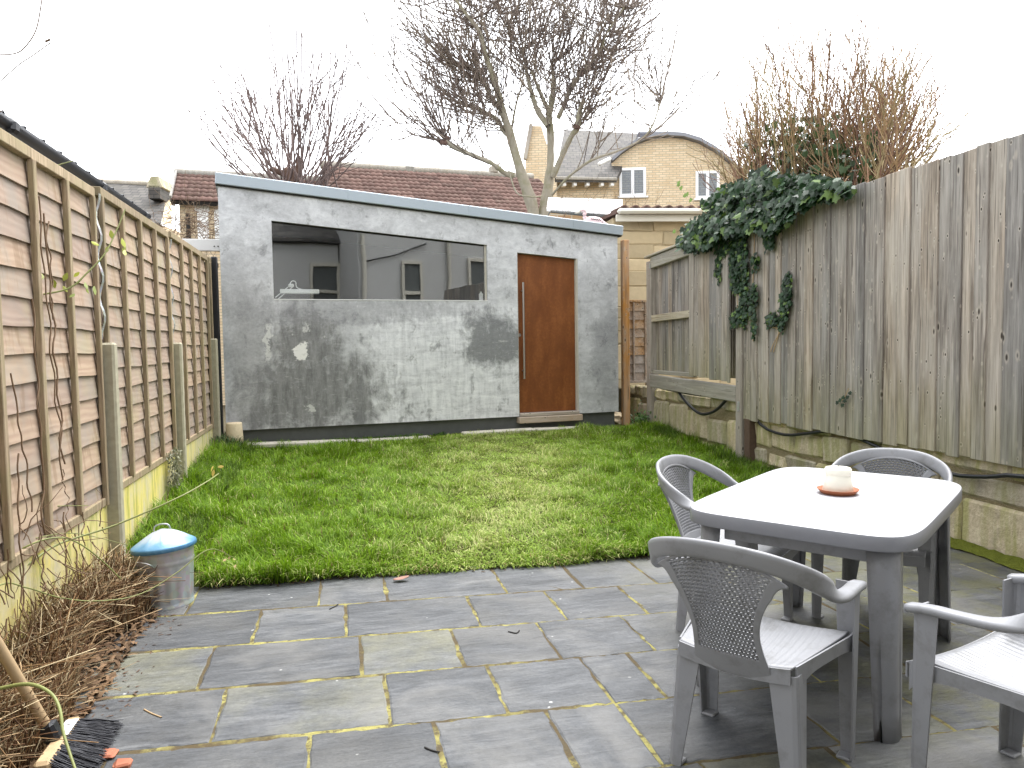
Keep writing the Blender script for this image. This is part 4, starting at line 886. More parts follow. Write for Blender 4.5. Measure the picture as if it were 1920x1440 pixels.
for i, (a, b, c_, lab) in enumerate((((953, 1184), (968, 1187), (974, 1182), 'small forked dark twig in the middle of the patio'), ((796, 1401), (810, 1407), (824, 1410), 'short dark twig lying across a joint near the bottom'), ((618, 1142), (628, 1137), (634, 1133), 'thin dark twig on the joint left of the fallen leaf'), ((270, 1330), (285, 1338), (303, 1345), 'pale bent stalk lying on the slabs by the dry bed'))):
    P = spline([onz(*q, .005) for q in (a, b, c_)], 8); V, f = tubes([(P, .003)], 5); tag(mk('twig', V, f, MT['dark'] if i < 3 else MT['handle']), lab, 'twig')

# ================================================================== BUILDINGS BEYOND THE GARDEN
def vplane(dep, ang):
    """vertical plane at camera depth dep, its horizontal direction turned ang from the camera's right"""
    d = _r0 * math.cos(ang) + _h * math.sin(ang); n = np.cross(d, [0, 0, 1.]); return CAM + _h * dep, n, d
def onv(px, pl): return onplane(px[0], px[1], pl[0], pl[1])
def prism(poly, depthv):
    """front polygon (world points) extruded by depthv"""
    n = len(poly); V = list(poly) + [p + depthv for p in poly]
    return np.array(V), [list(range(n))[::-1], list(range(n, 2 * n))] + [[i, (i + 1) % n, n + (i + 1) % n, n + i] for i in range(n)]
def frame_mk(name, V, f, mat, parent, o, d):
    """mesh whose local x runs along d (for brick and slate patterns)"""
    n = np.cross(d, [0, 0, 1.]); R3 = np.stack([d, -n, [0, 0, 1.]]); V = np.array(V) - o
    ob = mk(name, V @ R3.T, f, mat, None, org=(0, 0, 0)); ob.parent = parent
    Mx = Matrix.Identity(4)
    for i in range(3): Mx[i][0], Mx[i][1], Mx[i][2] = d[i], -n[i], (0, 0, 1)[i]; Mx[i][3] = o[i] - (W[parent.name][i] if parent else 0)
    ob.matrix_local = Mx; W[ob.name] = np.array(o); return ob
TW, TLn = .31, .245
def tile_mesh():
    nx = 12; V = []
    for y, z0 in ((0, .026), (TLn + .03, .004)):
        for i in range(nx + 1): V.append([i * TW / nx, y, z0 + .020 * (.5 - .5 * math.cos(2 * math.pi * i / 6)) ** .8])
    for i in range(nx + 1): V.append([i * TW / nx, 0, .0])
    Fc = [[i, i + 1, nx + 2 + i, nx + 1 + i] for i in range(nx)] + [[2 * (nx + 1) + i, 2 * (nx + 1) + i + 1, i + 1, i] for i in range(nx)]
    me = bpy.data.meshes.new('roof_tile'); me.from_pydata(V, [], Fc); me.materials.append(MT['tile']); me.polygons.foreach_set('use_smooth', [True] * len(me.polygons)); return me
TILE = tile_mesh()
def tiled_roof(name, parent, eL, eR, rL, rR, extra=None):
    eL, eR, rL, rR = map(np.array, (eL, eR, rL, rR))
    ux = eR - eL; lx = np.linalg.norm(ux); ux /= lx; up = rL - eL; up -= ux * (up @ ux); lu = np.linalg.norm(up); up /= lu; nn = np.cross(ux, up)
    if nn[2] < 0: nn = -nn
    roof = mk(name, [eL - nn * .03, eR - nn * .03, rR - nn * .03, rL - nn * .03, eL - nn * .12, eR - nn * .12, rR - nn * .12, rL - nn * .12], [[0, 1, 2, 3], [7, 6, 5, 4], [0, 4, 5, 1], [1, 5, 6, 2], [3, 2, 6, 7], [0, 3, 7, 4]], MT['dark'], parent)
    nr = int(lu / TLn); ncol = int(lx / TW) + 1; sh = ((rL - eL) @ ux) / lu
    for r in range(nr):
        for c_ in range(ncol):
            p = eL + ux * (c_ * TW + sh * r * TLn * 0) + up * (r * TLn) + nn * random.uniform(-.004, .004)
            if extra and not extra(p): continue
            o = bpy.data.objects.new('roof_tile', TILE); col.objects.link(o); o.parent = roof
            q = p - W[roof.name]; tw = random.uniform(-.006, .006)
            Mx = Matrix.Identity(4)
            for i in range(3): Mx[i][0], Mx[i][1], Mx[i][2], Mx[i][3] = ux[i], up[i] + tw * ux[i], nn[i], q[i]
            o.matrix_local = Mx
    V, f = tubes([([rL - ux * .05, rR + ux * .05], .11)], 10); mk('ridge_tiles', V, f, MT['post'], roof)
    return roof
def to_px(q):
    d = np.array(q) - CAM; w_ = d @ FW; return 960 + F * (d @ RT) / w_, 720 - F * (d @ UP) / w_
# red-tiled house behind the studio, left wing and right wing
A1 = rad(18); pr = vplane(21.8, A1); dback = np.cross([0, 0, 1.], pr[2]); pe = (pr[0] - dback * 1.45, pr[1], pr[2])
h1 = thing('tiled_house', 'long house with red brown tiled roof right behind the studio', 'house', CAM + _h * 20 - _r0 * 3 - _z * H)
rL, rR = onv((331, 324), pr), onv((606, 340), pr); rR[2] = rL[2]
eL, eR = rL - dback * 1.45 - _z * .95, rR - dback * 1.45 - _z * .95
tiled_roof('left_roof', h1, eL, eR, rL, rR)
def wallunder(a, b, zt, mat, parent, dv, d): return frame_mk('wall', *prism([np.array([a[0], a[1], -.05]), np.array([b[0], b[1], -.05]), np.array([b[0], b[1], zt]), np.array([a[0], a[1], zt])], dv), mat, parent, np.array([a[0], a[1], 0]), d)
w0 = eL + dback * .3 + pe[2] * .15; w1 = eR + dback * .3
wall1 = wallunder(w0, w1, w0[2] - .05, MT['brick'], h1, dback * 2.2, pe[2])
# gable end under the left verge
mk('gable', *prism([rL - [0, 0, .15], w0 - [0, 0, .05], w0 + dback * 2.2 - [0, 0, .05]], pe[2] * .2), MT['brick'], h1)
m = Mesh()
mk('verge', *bar(eL + [0, 0, .02], rL + [0, 0, .02], .05, .16, .01), MT['post'], h1)
for px0, px1, y0, y1, mt in ((372, 390, 396, 470, 'white'), (404, 410, 392, 470, 'white'), (365, 392, 384, 396, 'white')):
    a, b = onv((px0, y1), (pe[0] + dback * .27, pe[1], 0)), onv((px1, y0), (pe[0] + dback * .27, pe[1], 0)); mk('painted_quoin', *prism([np.array([a[0], a[1], a[2]]), np.array([b[0], b[1], a[2]]), np.array([b[0], b[1], b[2]]), np.array([a[0], a[1], b[2]])], dback * .02), MT[mt], h1)
a = onv((352, 400), (pe[0] + dback * .22, pe[1], 0)); V, f = tubes([([a, [a[0], a[1], 0]], .05)], 8); mk('downpipe', V, f, MT['dark'], h1)
rL2, rR2 = onv((604, 309), pr), onv((996, 328), pr); rR2[2] = rL2[2]
eL2, eR2 = rL2 - dback * 3.0 - _z * 1.97, rR2 - dback * 3.0 - _z * 1.97
tiled_roof('right_roof', h1, eL2, eR2, rL2, rR2)
wallunder(eL2 + dback * .3, eR2 + dback * .3, eL2[2] - .05, MT['brick'], h1, dback * 2.2, pe[2])
c0 = onv((604, 322), pr); c1 = onv((628, 296), pr); ch = frame_mk('chimney', *cbox(0, .34, -.2, .2, -.3, c1[2] - c0[2]), m_brick('chimney_brick', (.52, .40, .14), (.42, .33, .13)), h1, c0, pr[2])
for px in (768, 925): q = onv((px, 318), pr); mk('ridge_vent', *cbox(q[0] - .12, q[0] + .12, q[1] - .12, q[1] + .12, q[2] - .1, q[2] + .08, .02), MT['post'], h1)
# slate-roofed house far left
ps, pse = vplane(25, rad(4)), vplane(22, rad(4))
h2 = thing('slate_house', 'far house with grey slate roof and small gabled vent above the left fence', 'house', CAM + _h * 24 - _r0 * 11 - _z * H)
frame_mk('slate_roof', *prism([onv((150, 418), pse), onv((300, 418), pse), onv((316, 348), ps), onv((170, 340), ps)], np.array([0, 0, -.12])), MT['slates'], h2, onv((150, 418), pse), pse[2])
V, f = tubes([([onv((150, 339), ps), onv((318, 347), ps)], .10)], 8); mk('ridge', V, f, MT['post'], h2)
sA, sB = onv((170, 416), pse), onv((296, 416), pse); wallunder(sA + np.cross([0, 0, 1.], pse[2]) * .3, sB + np.cross([0, 0, 1.], pse[2]) * .3, sA[2] - .05, MT['brick'], h2, np.cross([0, 0, 1.], pse[2]) * 5, pse[2])
g0, g1, g2 = onv((302, 420), pse), onv((322, 420), pse), onv((316, 352), ps); mk('gable', [g0, g1, onv((322, 352), ps), g2], [[0, 1, 2, 3]], MT['brick'], h2)
pv = vplane(23.2, rad(4)); v0 = onv((276, 362), pv); dv_ = np.cross([0, 0, 1.], pv[2])
vt = mk('vent_turret', *prism([onv((278, 372), pv), onv((300, 372), pv), onv((300, 348), pv), onv((278, 348), pv)], dv_ * 1.2), MT['slates'], h2)
mk('turret_roof', *prism([onv((274, 351), pv), onv((302, 351), pv), onv((304, 350), pv), onv((296, 330), pv), onv((282, 331), pv)], dv_ * 1.3), MT['stone'], h2)
# yellow brick house with the curved gable
A3 = rad(-3); py = vplane(25, A3); db = np.cross([0, 0, 1.], py[2])
h3 = thing('yellow_brick_house', 'yellow brick house with curved gable roof and two white windows', 'house', CAM + _h * 25 + _r0 * 4 - _z * H)
arch = [(1147, 306), (1165, 290), (1190, 273), (1218, 262), (1248, 258), (1280, 260), (1310, 269), (1340, 286), (1368, 308), (1395, 335)]
poly = [onv((1147, 402), py)] + [onv(q, py) for q in arch] + [onv((1395, 402), py)]
poly[0][2] = 0; poly[-1][2] = 0
frame_mk('gable_wall', *prism(poly, db * .3), MT['brick'], h3, poly[0], py[2])
V = []
for q in arch: p = onv(q, py); V += [p - db * .25 + [0, 0, .02], p - db * .25 + [0, 0, .14], p + db * 5 + [0, 0, .14], p + db * 5 + [0, 0, .02]]
Fc = [[4 * i + k, 4 * i + (k + 1) % 4, 4 * i + 4 + (k + 1) % 4, 4 * i + 4 + k] for i in range(len(arch) - 1) for k in range(4)]
mk('curved_roof', V, Fc, MT['oldroof'], h3)
mk('rooflight', *bar(onv((1195, 252), vplane(26.5, A3)), onv((1240, 252), vplane(26.5, A3)), .5, .08, .02), MT['oldroof'], h3)
def house_window(par, x0, y0, x1, y1, pl, panes=2):
    d = pl[2]; a = onv((x0, y1), pl); b = onv((x1, y0), pl); wd = (b - a) @ d; hg = b[2] - a[2]; dbk = np.cross([0, 0, 1.], d)
    o = a - dbk * .04
    m = Mesh()
    for s0, s1, z0, z1 in ((0, wd, 0, .09), (0, wd, hg - .09, hg), (0, .09, .09, hg - .09), (wd - .09, wd, .09, hg - .09)): m.add(*cbox(s0, s1, 0, .07, z0, z1, .008))
    fr = frame_mk('window', np.vstack(m.V) @ np.stack([d, dbk, [0, 0, 1.]]) + o, m.F, MT['frame'], par, o, d)
    for k in range(panes):
        s0 = .09 + k * (wd - .18) / panes; s1 = s0 + (wd - .18) / panes
        V, f = cbox(s0, s1, .02, .03, .09, hg - .09, .002); q = mk('pane', V, f, MT['hglass'], None, org=(0, 0, 0)); q.parent = fr; W[q.name] = np.zeros(3)
        V, f = cbox(s0 + .02, s1 - .02, .10, .12, .09, hg - .09, .002); q = mk('curtain', V, f, MT['curtain'], None, org=(0, 0, 0)); q.parent = fr
        if k: V, f = cbox(s0 - .05, s0 + .05, -.002, .06, .09, hg - .09, .008); q = mk('mullion', V, f, MT['frame'], None, org=(0, 0, 0)); q.parent = fr
    V, f = cbox(-.06, wd + .06, -.06, .05, -.06, -.002, .01); q = mk('window_ledge', V, f, MT['frame'], None, org=(0, 0, 0)); q.parent = fr
    return fr
house_window(h3, 1161, 314, 1211, 369, py); house_window(h3, 1304, 320, 1349, 373, py)
pw = vplane(24.6, A3)
p4 = [onv((985, 402), pw), onv((1150, 402), pw), onv((1150, 333), pw), onv((985, 333), pw)]; p4[0][2] = p4[1][2] = 0
frame_mk('wing_wall', *prism(p4, db * .3), MT['brick'], h3, p4[0], py[2])
pr3, pe3 = vplane(28, A3), vplane(24.1, A3)
frame_mk('slate_roof', *prism([onv((1040, 333), pe3), onv((1156, 333), pe3), onv((1197, 250), pr3), onv((1058, 243), pr3)], np.array([0, 0, -.15])), MT['slates'], h3, onv((1040, 333), pe3), py[2])
mk('gutter', *bar(onv((1042, 334), pe3), onv((1157, 336), pe3), .10, .10, .02), MT['post'], h3)
for px in (1060, 1080, 1104, 1131, 1150): q = onv((px, 340), pe3); mk('rafter_end', *cbox(q[0] - .05, q[0] + .05, q[1] + .05, q[1] + .3, q[2] - .13, q[2] + .06, .01), MT['white'], h3)
g_ = [onv((985, 402), pe3), onv((1044, 402), pe3), onv((1044, 330), pe3), onv((1015, 236), pe3), onv((995, 236), pe3), onv((985, 300), pe3)]; g_[0][2] = g_[1][2] = 0
frame_mk('side_gable', *prism(g_, db * .5), MT['brick'], h3, g_[0], py[2])
mk('gable_coping', *bar(onv((984, 300), pe3) - db * .05, onv((996, 234), pe3) - db * .05, .2, .12, .02), MT['post'], h3)
fl = onv((1136, 303), vplane(24.4, A3)); mk('roof_vent', *bar(fl + [-.25, 0, -.1], fl + [.15, 0, .1], .2, .12, .03), MT['white'], h3)
# outbuilding to the right, with cream gutter, stone wall and a white boarded canopy
ob_ = thing('stone_outbuilding', 'stone outbuilding with cream gutter and clay tile edge behind the studio corner', 'outbuilding', (4.2, 11, 0))
po = vplane(10.9, rad(8)); dbo = np.cross([0, 0, 1.], po[2])
p5 = [onv((1150, 600), po), onv((1420, 600), po), onv((1420, 408), po), onv((1150, 408), po)]; p5[0][2] = p5[1][2] = -.05
core = mk('wall_core', *prism([p + dbo * .012 for p in p5], dbo * 2.2), m_soil('pale_lime_mortar', (.42, .33, .20), (.60, .49, .32)), ob_)
zr = onv((1200, 408), po)[2]; o5 = onv((1150, 600), po); L5 = np.linalg.norm((onv((1420, 500), po) - onv((1150, 500), po))[:2]); zz_ = .6
while zz_ < zr - .05:
    hh = random.uniform(.16, .34); hh = min(hh, zr - zz_); s = 0
    while s < L5:
        l = random.uniform(.25, .8); V, f = cbox(s + .004, min(s + l, L5) - .004, -random.uniform(0, .015), .07, zz_ + .004, zz_ + hh - .004, .012, .014)
        R3 = np.stack([po[2], dbo, [0, 0, 1.]]); mk('stone', V @ R3 + np.array([o5[0], o5[1], 0]), f, plain('pale_lime_stone', (.56, .45, .28), .9, var=.18, scale=9, bump=.6, rand=.18) if s == 0 and zz_ == .6 else bpy.data.materials['pale_lime_stone'], ob_); s += l
    zz_ += hh
gA, gB = onv((1158, 396), vplane(10.6, rad(8))), onv((1345, 396), vplane(10.6, rad(8)))
gu = mk('gutter', *bar(gA, gB, .12, .075, .03), MT['cream'], ob_); mk('fascia', *bar(gA + dbo * .09 - [0, 0, .085], gB + dbo * .09 - [0, 0, .085], .03, .10, .004), MT['cream'], ob_)
for k in range(9):
    p = gA + (gB - gA) * (k + .2) / 9 + dbo * .02 + np.array([0, 0, .05])
    V = []
    for y, z0 in ((0, .0), (.5, .03)):
        for i in range(9): V.append(p + po[2] * (i * .16 / 8) + dbo * y + np.array([0, 0, z0 + .045 * math.sin(math.pi * i / 8)]))
    solid(mk('roof_tile', V, [[i, i + 1, 10 + i, 9 + i] for i in range(8)], MT['tile'], ob_, smooth=True), .02)
frame_mk('roof_slope', *prism([gA + [0, 0, .03] + dbo * .1, gB + [0, 0, .03] + dbo * .1, gB + [0, 0, .12] + dbo * 2, gA + [0, 0, .12] + dbo * 2], np.array([0, 0, -.05])), MT['tile'], ob_, gA, po[2])
cn = thing('white_canopy', 'white boarded canopy edge behind the low end of the studio roof', 'canopy', (2.9, 12, 0))
pc0, pc1 = vplane(12.2, rad(4)), vplane(11.7, rad(4)); dbc = np.cross([0, 0, 1.], pc0[2])
mk('canopy_top', *prism([onv((1025, 391), pc1), onv((1166, 403), pc1), onv((1167, 374), pc0), onv((1028, 370), pc0)], np.array([0, 0, -.04])), MT['white'], cn)
mk('canopy_soffit', *prism([onv((1032, 398), pc1), onv((1160, 412), pc1), onv((1160, 404), pc1), onv((1032, 394), pc1)], dbc * .3), MT['plinth'], cn)
q0, q1 = onv((1032, 440), pc1), onv((1160, 440), pc1); mk('canopy_wall', *prism([np.array([q0[0], q0[1], -.05]), np.array([q1[0], q1[1], -.05]), onv((1160, 412), pc1), onv((1032, 399), pc1)], dbc * .28), m_brick('dark_brick', (.36, .22, .12), (.42, .30, .17)), cn)
# neighbour's black guttered extension behind the left fence
ne = thing('neighbour_extension', 'low extension with black gutter and dark tiled roof behind the left fence', 'extension', (-2.4, 5, 0))
ex0, ex1 = np.array([-1.90, 1.2, 2.70]), np.array([-1.90, 8.12, 2.70])
V = []
for y in (1.2, 8.12):
    for a in np.linspace(math.pi, 2 * math.pi, 9): V.append([-1.885 + .058 * math.cos(a), y, 2.715 + .062 * math.sin(a)])
solid(mk('gutter', V, [[i, i + 1, 10 + i, 9 + i] for i in range(8)], MT['black'], ne, smooth=True), .004)
for y in (3.2, 4.9, 6.6, 7.95): mk('gutter_union', *cbox(-1.955, -1.815, y, y + .09, 2.645, 2.73, .02), MT['black'], ne)
mk('fascia', *cbox(-1.98, -1.955, 1.2, 8.12, 2.58, 2.76, .004), MT['black'], ne)
mk('roof_slope', [[-1.93, 1.2, 2.765], [-1.93, 8.15, 2.765], [-2.8, 8.15, 2.86], [-2.8, 1.2, 2.86], [-1.93, 1.2, 2.73], [-1.93, 8.15, 2.73], [-2.8, 8.15, 2.7], [-2.8, 1.2, 2.7]], [[0, 1, 2, 3], [7, 6, 5, 4], [0, 4, 5, 1], [1, 5, 6, 2]], MT['black'], ne)
for k in range(22): y = 1.3 + k * .31; V, f = tubes([([[-1.915, y, 2.775], [-2.7, y, 2.87]], .022)], 8); mk('tile_roll', V, f, MT['black'], ne)
mk('wall', *cbox(-2.8, -1.985, 1.25, 8.05, -.05, 2.70, .01), MT['rendr'], ne)
# the house behind the camera, seen in the studio window
hb = thing('rendered_house', 'pale rendered house seen only as a reflection in the studio window', 'house', (3.5, -4, 0))
HY, WY = -1.0, .75
_n = np.array([math.sin(SA), -math.cos(SA), 0])
def refl(x, y, gy):
    d = ray(x, y); q = onplane(x, y, P0, _n); d2 = d - 2 * (d @ _n) * _n; return q + d2 * (gy - q[1]) / d2[1]
cX = refl(672, 530, WY)[0]; zE = refl(620, 450, HY)[2]; zT = 5.6  # unseen top of the wing raised to shade the near patio and chairs
mk('wall', *cbox(-3.5, cX, -6.5, HY, -.05, zE, .02), MT['rendr'], hb); mk('wall', *cbox(cX + .02, 9.5, -6.5, WY, -.05, zT, .02), MT['rendr'], hb)
mk('roof', *prism([np.array([-3.6, HY + .15, zE]), np.array([cX + .01, HY + .15, zE]), np.array([cX + .01, HY - 2.8, zE + 2]), np.array([-3.6, HY - 2.8, zE + 2])], np.array([0, 0, -.08])), MT['slates'], hb)
mk('roof', *prism([np.array([cX - .1, WY + .2, zT + .05]), np.array([9.6, WY + .2, zT + .05]), np.array([9.6, WY - 3, zT + 2]), np.array([cX - .1, WY - 3, zT + 2])], np.array([0, 0, -.08])), MT['slates'], hb)
mk('added_sky_blocker', *cbox(-6, cX, -9, HY - 2.6, -.05, 6.8, .02), MT['rendr'], hb)  # unseen taller block, added to cut sky light from behind
mk('gutter', *bar([-3.5, HY + .09, zE - .06], [cX, HY + .09, zE - .06], .11, .09, .03), MT['dark'], hb)
for px in (682, 842): p = refl(px, 500, WY); V, f = tubes([([[p[0], WY + .06, zT - .1], [p[0], WY + .06, .1]], .05)], 8); mk('downpipe', V, f, MT['edging'], hb)
p = refl(684, 490, WY); q = refl(800, 455, WY); V, f = tubes([(spline([[p[0], WY + .05, p[2]], [(p[0] + q[0]) / 2, WY + .05, (p[2] + q[2]) / 2 - .05], [q[0], WY + .05, q[2]]], 12), .02)], 6); mk('cable', V, f, MT['dark'], hb)
for x0, y0, x1, y1, yy in ((590, 500, 632, 590, HY), (762, 497, 788, 600, WY), (885, 490, 925, 600, WY)):
    a, b = refl(x0, y1, yy), refl(x1, y0, yy); x0, x1, z0, z1 = a[0], b[0], a[2], b[2]
    m = Mesh()
    for a, b, c_, d_ in ((x0 - .07, x1 + .07, z1, z1 + .08), (x0 - .07, x0, z0, z1), (x1, x1 + .07, z0, z1), (x0, x1, (z0 + z1) / 2 - .04, (z0 + z1) / 2 + .04), (x0 - .15, x1 + .15, z0 - .12, z0)): m.add(*cbox(a, b, yy + .001, yy + .07, c_, d_, .006))
    wq = m.mk('window', MT['edging'], hb); mk('pane', *cbox(x0, x1, yy + .002, yy + .02, z0, z1, .002), MT['plinth'], wq)
pdr = mk('added_bounce_doors', *cbox(-1.6, cX - .15, HY + .002, HY + .06, .05, 2.25, .01), MT['frame'], hb); nw_ = (cX + 1.45) / 3  # unseen doors with black panes, added to cut light bounced off the wall
for k in range(3): x0 = -1.6 + k * nw_; mk('added_dark_pane', *cbox(x0 + .06, x0 + nw_ - .03, HY + .061, HY + .07, .12, 2.18, .003), MT['black'], pdr)

# ================================================================== VEGETATION
def blades(x, y, z, L, Wd, az, lean, colr, name, mat, curl=.35):
    n = len(x); d = np.stack([np.cos(az), np.sin(az), 0 * az], 1); s = np.stack([-np.sin(az), np.cos(az), 0 * az], 1) * (Wd / 2)[:, None]
    p = np.stack([x, y, z], 1); sl, cl = np.sin(lean)[:, None], np.cos(lean)[:, None]; Lc = L[:, None]; up = np.array([0, 0, 1.])
    mid = p + Lc * .55 * (d * sl + up * cl); l2 = np.clip(lean + curl * 2.2, 0, 1.75); tip = mid + Lc * .5 * (d * np.sin(l2)[:, None] + up * np.cos(l2)[:, None])
    V = np.stack([p - s, p + s, mid - s * .75, mid + s * .75, tip], 1).reshape(-1, 3); b = (np.arange(n) * 5)[:, None]
    T = np.concatenate([b + [0, 1, 3], b + [0, 3, 2], b + [2, 3, 4]], 1).reshape(-1, 3)
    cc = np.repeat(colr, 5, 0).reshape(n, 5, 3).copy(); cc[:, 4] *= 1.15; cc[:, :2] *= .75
    return mk(name, V, T, mat, colr=cc.reshape(-1, 3), org=(0, 0, 0))
N = 215000
x = RG.uniform(-1.28, 3.93, N); y = 4.31 + RG.uniform(0, 1, N) ** 1.25 * 4.9
fy = P0[1] + (x - P0[0]) * math.tan(SA) - .03
keep = (y > edge_y(x) - .035) & (y < fy - .09 + .04 * vn(x * 8, y * 0, 1)) & ~((np.hypot(x - bx, y - by) < .16)) & (RG.random(N) < .55 + .45 * vn(x * 6, y * 6, 12))
keep &= ~((x < -.80) & (y < 4.62) & (RG.random(N) < .75)); keep &= ~((x > 2.0) & (y < 4.35))
x, y = x[keep], y[keep]; n = len(x)
big, mid_n, fine = vn(x * 1.1, y * 1.1, 21), vn(x * 3.4, y * 3.4, 22), vn(x * 11, y * 11, 23)
path = np.exp(-((x - (.95 + (y - 4.4) * .22 + .25 * (big - .5))) / (.55 + .1 * (y - 4.4))) ** 2)            # worn line to the door
clump = ss(.50, .72, mid_n * .6 + fine * .4)
edge = ss(.22, .0, y - edge_y(x)); lft = ss(-.75, -1.2, x); rgt = ss(3.3, 3.9, x)
L = (.046 + .026 * mid_n + .045 * clump + .045 * edge * (vn(x * 5, y * 0, 31) > .45) + .05 * lft + .035 * rgt) * RG.uniform(.6, 1.35, n) * (1 - .3 * path)
lean = np.clip(RG.normal(.55 + .45 * path - .2 * clump, .28, n), .05, 1.45)
az = 2 * math.pi * vn(x * 4, y * 4, 33) * 1.6 + RG.normal(0, 1.1, n)
az = np.where(edge > .3, -math.pi / 2 + RG.normal(0, .9, n), az)
g1, g2, g3 = np.array([.085, .175, .007]), np.array([.285, .46, .025]), np.array([.58, .60, .24])
t = np.clip(.45 * (mid_n - .5) + .5 * (fine - .5) + RG.normal(.45, .22, n) - .35 * clump, 0, 1)[:, None]
dry = (RG.random(n) < .05 + .38 * path * ss(.3, .7, mid_n) + .10 * edge)[:, None]
cl = g1 * (1 - t) + g2 * t; cl = cl * (1 - .35 * path[:, None]) + np.array([.46, .54, .14]) * .35 * path[:, None]; cl = np.where(dry, g3 * RG.uniform(.6, 1.1, (n, 1)), cl)
brn = (RG.random(n) < .02)[:, None]; cl = np.where(brn, np.array([.22, .15, .07]), cl)
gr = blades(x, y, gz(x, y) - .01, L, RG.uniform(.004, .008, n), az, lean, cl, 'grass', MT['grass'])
tag(gr, 'short green lawn grass worn pale towards the door', 'grass', kind='stuff')
# ragged fringe flopping over the slabs
n = 5200; xx = RG.uniform(-.82, 3.0, n); kp = vn(xx * 4.2, xx * 0 + 3, 51) * .7 + vn(xx * 13, xx * 0, 52) * .3 > RG.uniform(.25, .75, n); xx = xx[kp]; n = len(xx)
yy = edge_y(xx) + RG.uniform(-.02, .07, n); lng = vn(xx * 4.2, xx * 0 + 3, 51)
brw = RG.random((n, 1)); fc = np.where(brw < .16, np.array([.34, .25, .12]), np.where(brw < .34, np.array([.50, .50, .20]), np.array([.13, .24, .02]))) * RG.uniform(.6, 1.4, (n, 1))
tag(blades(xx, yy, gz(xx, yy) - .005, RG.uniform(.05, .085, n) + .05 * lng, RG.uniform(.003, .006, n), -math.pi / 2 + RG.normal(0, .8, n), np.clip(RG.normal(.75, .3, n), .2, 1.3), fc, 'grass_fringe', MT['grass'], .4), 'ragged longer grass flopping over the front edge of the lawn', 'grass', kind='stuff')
n = 900; xx = RG.uniform(-.8, 3.0, n); yy = edge_y(xx) - np.abs(RG.normal(0, .03, n)) + .01
tag(blades(xx, yy, np.full(n, .003), RG.uniform(.008, .03, n), RG.uniform(.006, .016, n), RG.uniform(0, 6.28, n), RG.uniform(1.2, 1.5, n), np.array([.10, .065, .04]) * RG.uniform(.4, 1.6, (n, 1)), 'edge_crumbs', MT['stalk'], .05), 'soil crumbs and dead scraps along the lawn edge', 'debris', kind='stuff')
# tufts at the left fence foot, wall foot and in patio joints
n = 9000; k = RG.integers(0, 4, n)
xx = np.where(k < 2, RG.uniform(-1.29, -.9, n), RG.uniform(3.70, 3.93, n)); yy = np.where(k < 2, RG.uniform(4.5, 8.2, n), RG.uniform(4.6, 8.8, n))
m_ = vn(xx * 2 + 9, yy * 2.3, 41) > .48; xx, yy = xx[m_], yy[m_]; n = len(xx)
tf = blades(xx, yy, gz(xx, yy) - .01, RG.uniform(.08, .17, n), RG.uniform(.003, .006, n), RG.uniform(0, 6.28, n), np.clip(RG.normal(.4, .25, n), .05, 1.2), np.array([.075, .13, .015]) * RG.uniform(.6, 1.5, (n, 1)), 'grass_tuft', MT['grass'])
tag(tf, 'longer dark grass tufts at the foot of the fences', 'grass', kind='stuff')
# weeds under the studio plinth
xs, ys, zs = [], [], []
for c in range(40):
    s0 = RG.uniform(.3, 2.4); p = stl(s0, -.03, 0); xs += list(p[0] + RG.normal(0, .03, 30)); ys += list(p[1] + RG.normal(0, .02, 30))
xs, ys = np.array(xs), np.array(ys); n = len(xs)
tag(blades(xs, ys, gz(xs, ys), RG.uniform(.02, .07, n), RG.uniform(.008, .018, n), RG.uniform(0, 6.28, n), RG.uniform(.2, 1.3, n), np.array([.06, .12, .02]) * RG.uniform(.6, 1.6, (n, 1)), 'weeds', MT['grass']), 'low weeds growing under the studio wall', 'weeds', kind='stuff')

# dry stalks in the left bed
N = 5200; paths = []; cols = []
yy = RG.uniform(1.9, 4.45, N); wdt = .26 + .06 * np.sin(yy * 5); xx = -1.32 + RG.uniform(0, 1, N) ** .8 * wdt
for i in range(N):
    hgt = RG.uniform(.08, .30) * (1 if yy[i] < 4.2 else .8); a = RG.normal(.0, 1.3); ln = RG.normal(.22, .42); out = np.array([math.cos(a) * .9, math.sin(a), 0]); z0 = .10 * max(0, 1 - ((xx[i] + 1.34) / .3) ** 2)
    p0 = np.array([xx[i], yy[i], z0]); p1 = p0 + out * hgt * .35 * ln + np.array([RG.normal(0, .01), RG.normal(0, .01), hgt * .6]); p2 = p1 + out * hgt * .8 * ln + np.array([RG.normal(0, .02), RG.normal(0, .02), hgt * .25 * (1.2 - ln)])
    if p2[2] < .01: p2[2] = .012
    r = RG.uniform(.0012, .0034); paths.append(([p0, p1, p2], [r, r * .9, r * .6]))
    c = np.array([[.50, .35, .20], [.70, .57, .36], [.36, .22, .11], [.18, .10, .055]][RG.integers(0, 4)]) * RG.uniform(.3, 1.15); cols += [c] * 9
V, f = tubes(paths, 3); tag(mk('dry_stalks', V, f, MT['stalk'], colr=np.array(cols), org=(0, 0, 0)), 'tangle of dead brown stalks filling the bed beside the left fence', 'dead plants', kind='stuff')
n = 2600; yy = RG.uniform(1.9, 4.5, n); xx = -1.32 + RG.uniform(0, .36, n)
tag(blades(xx, yy, RG.uniform(.0, .12, n) * (1 - (xx + 1.32) / .4), RG.uniform(.02, .06, n), RG.uniform(.012, .03, n), RG.uniform(0, 6.28, n), RG.uniform(.6, 1.5, n), np.array([.15, .095, .055]) * RG.uniform(.5, 1.7, (n, 1)), 'leaf_litter', MT['stalk']), 'brown dead leaf litter under the dry stalks', 'leaf litter', kind='stuff')
n = 160; yy = RG.uniform(2.2, 4.3, n); xx = -1.0 + RG.uniform(-.05, .18, n)
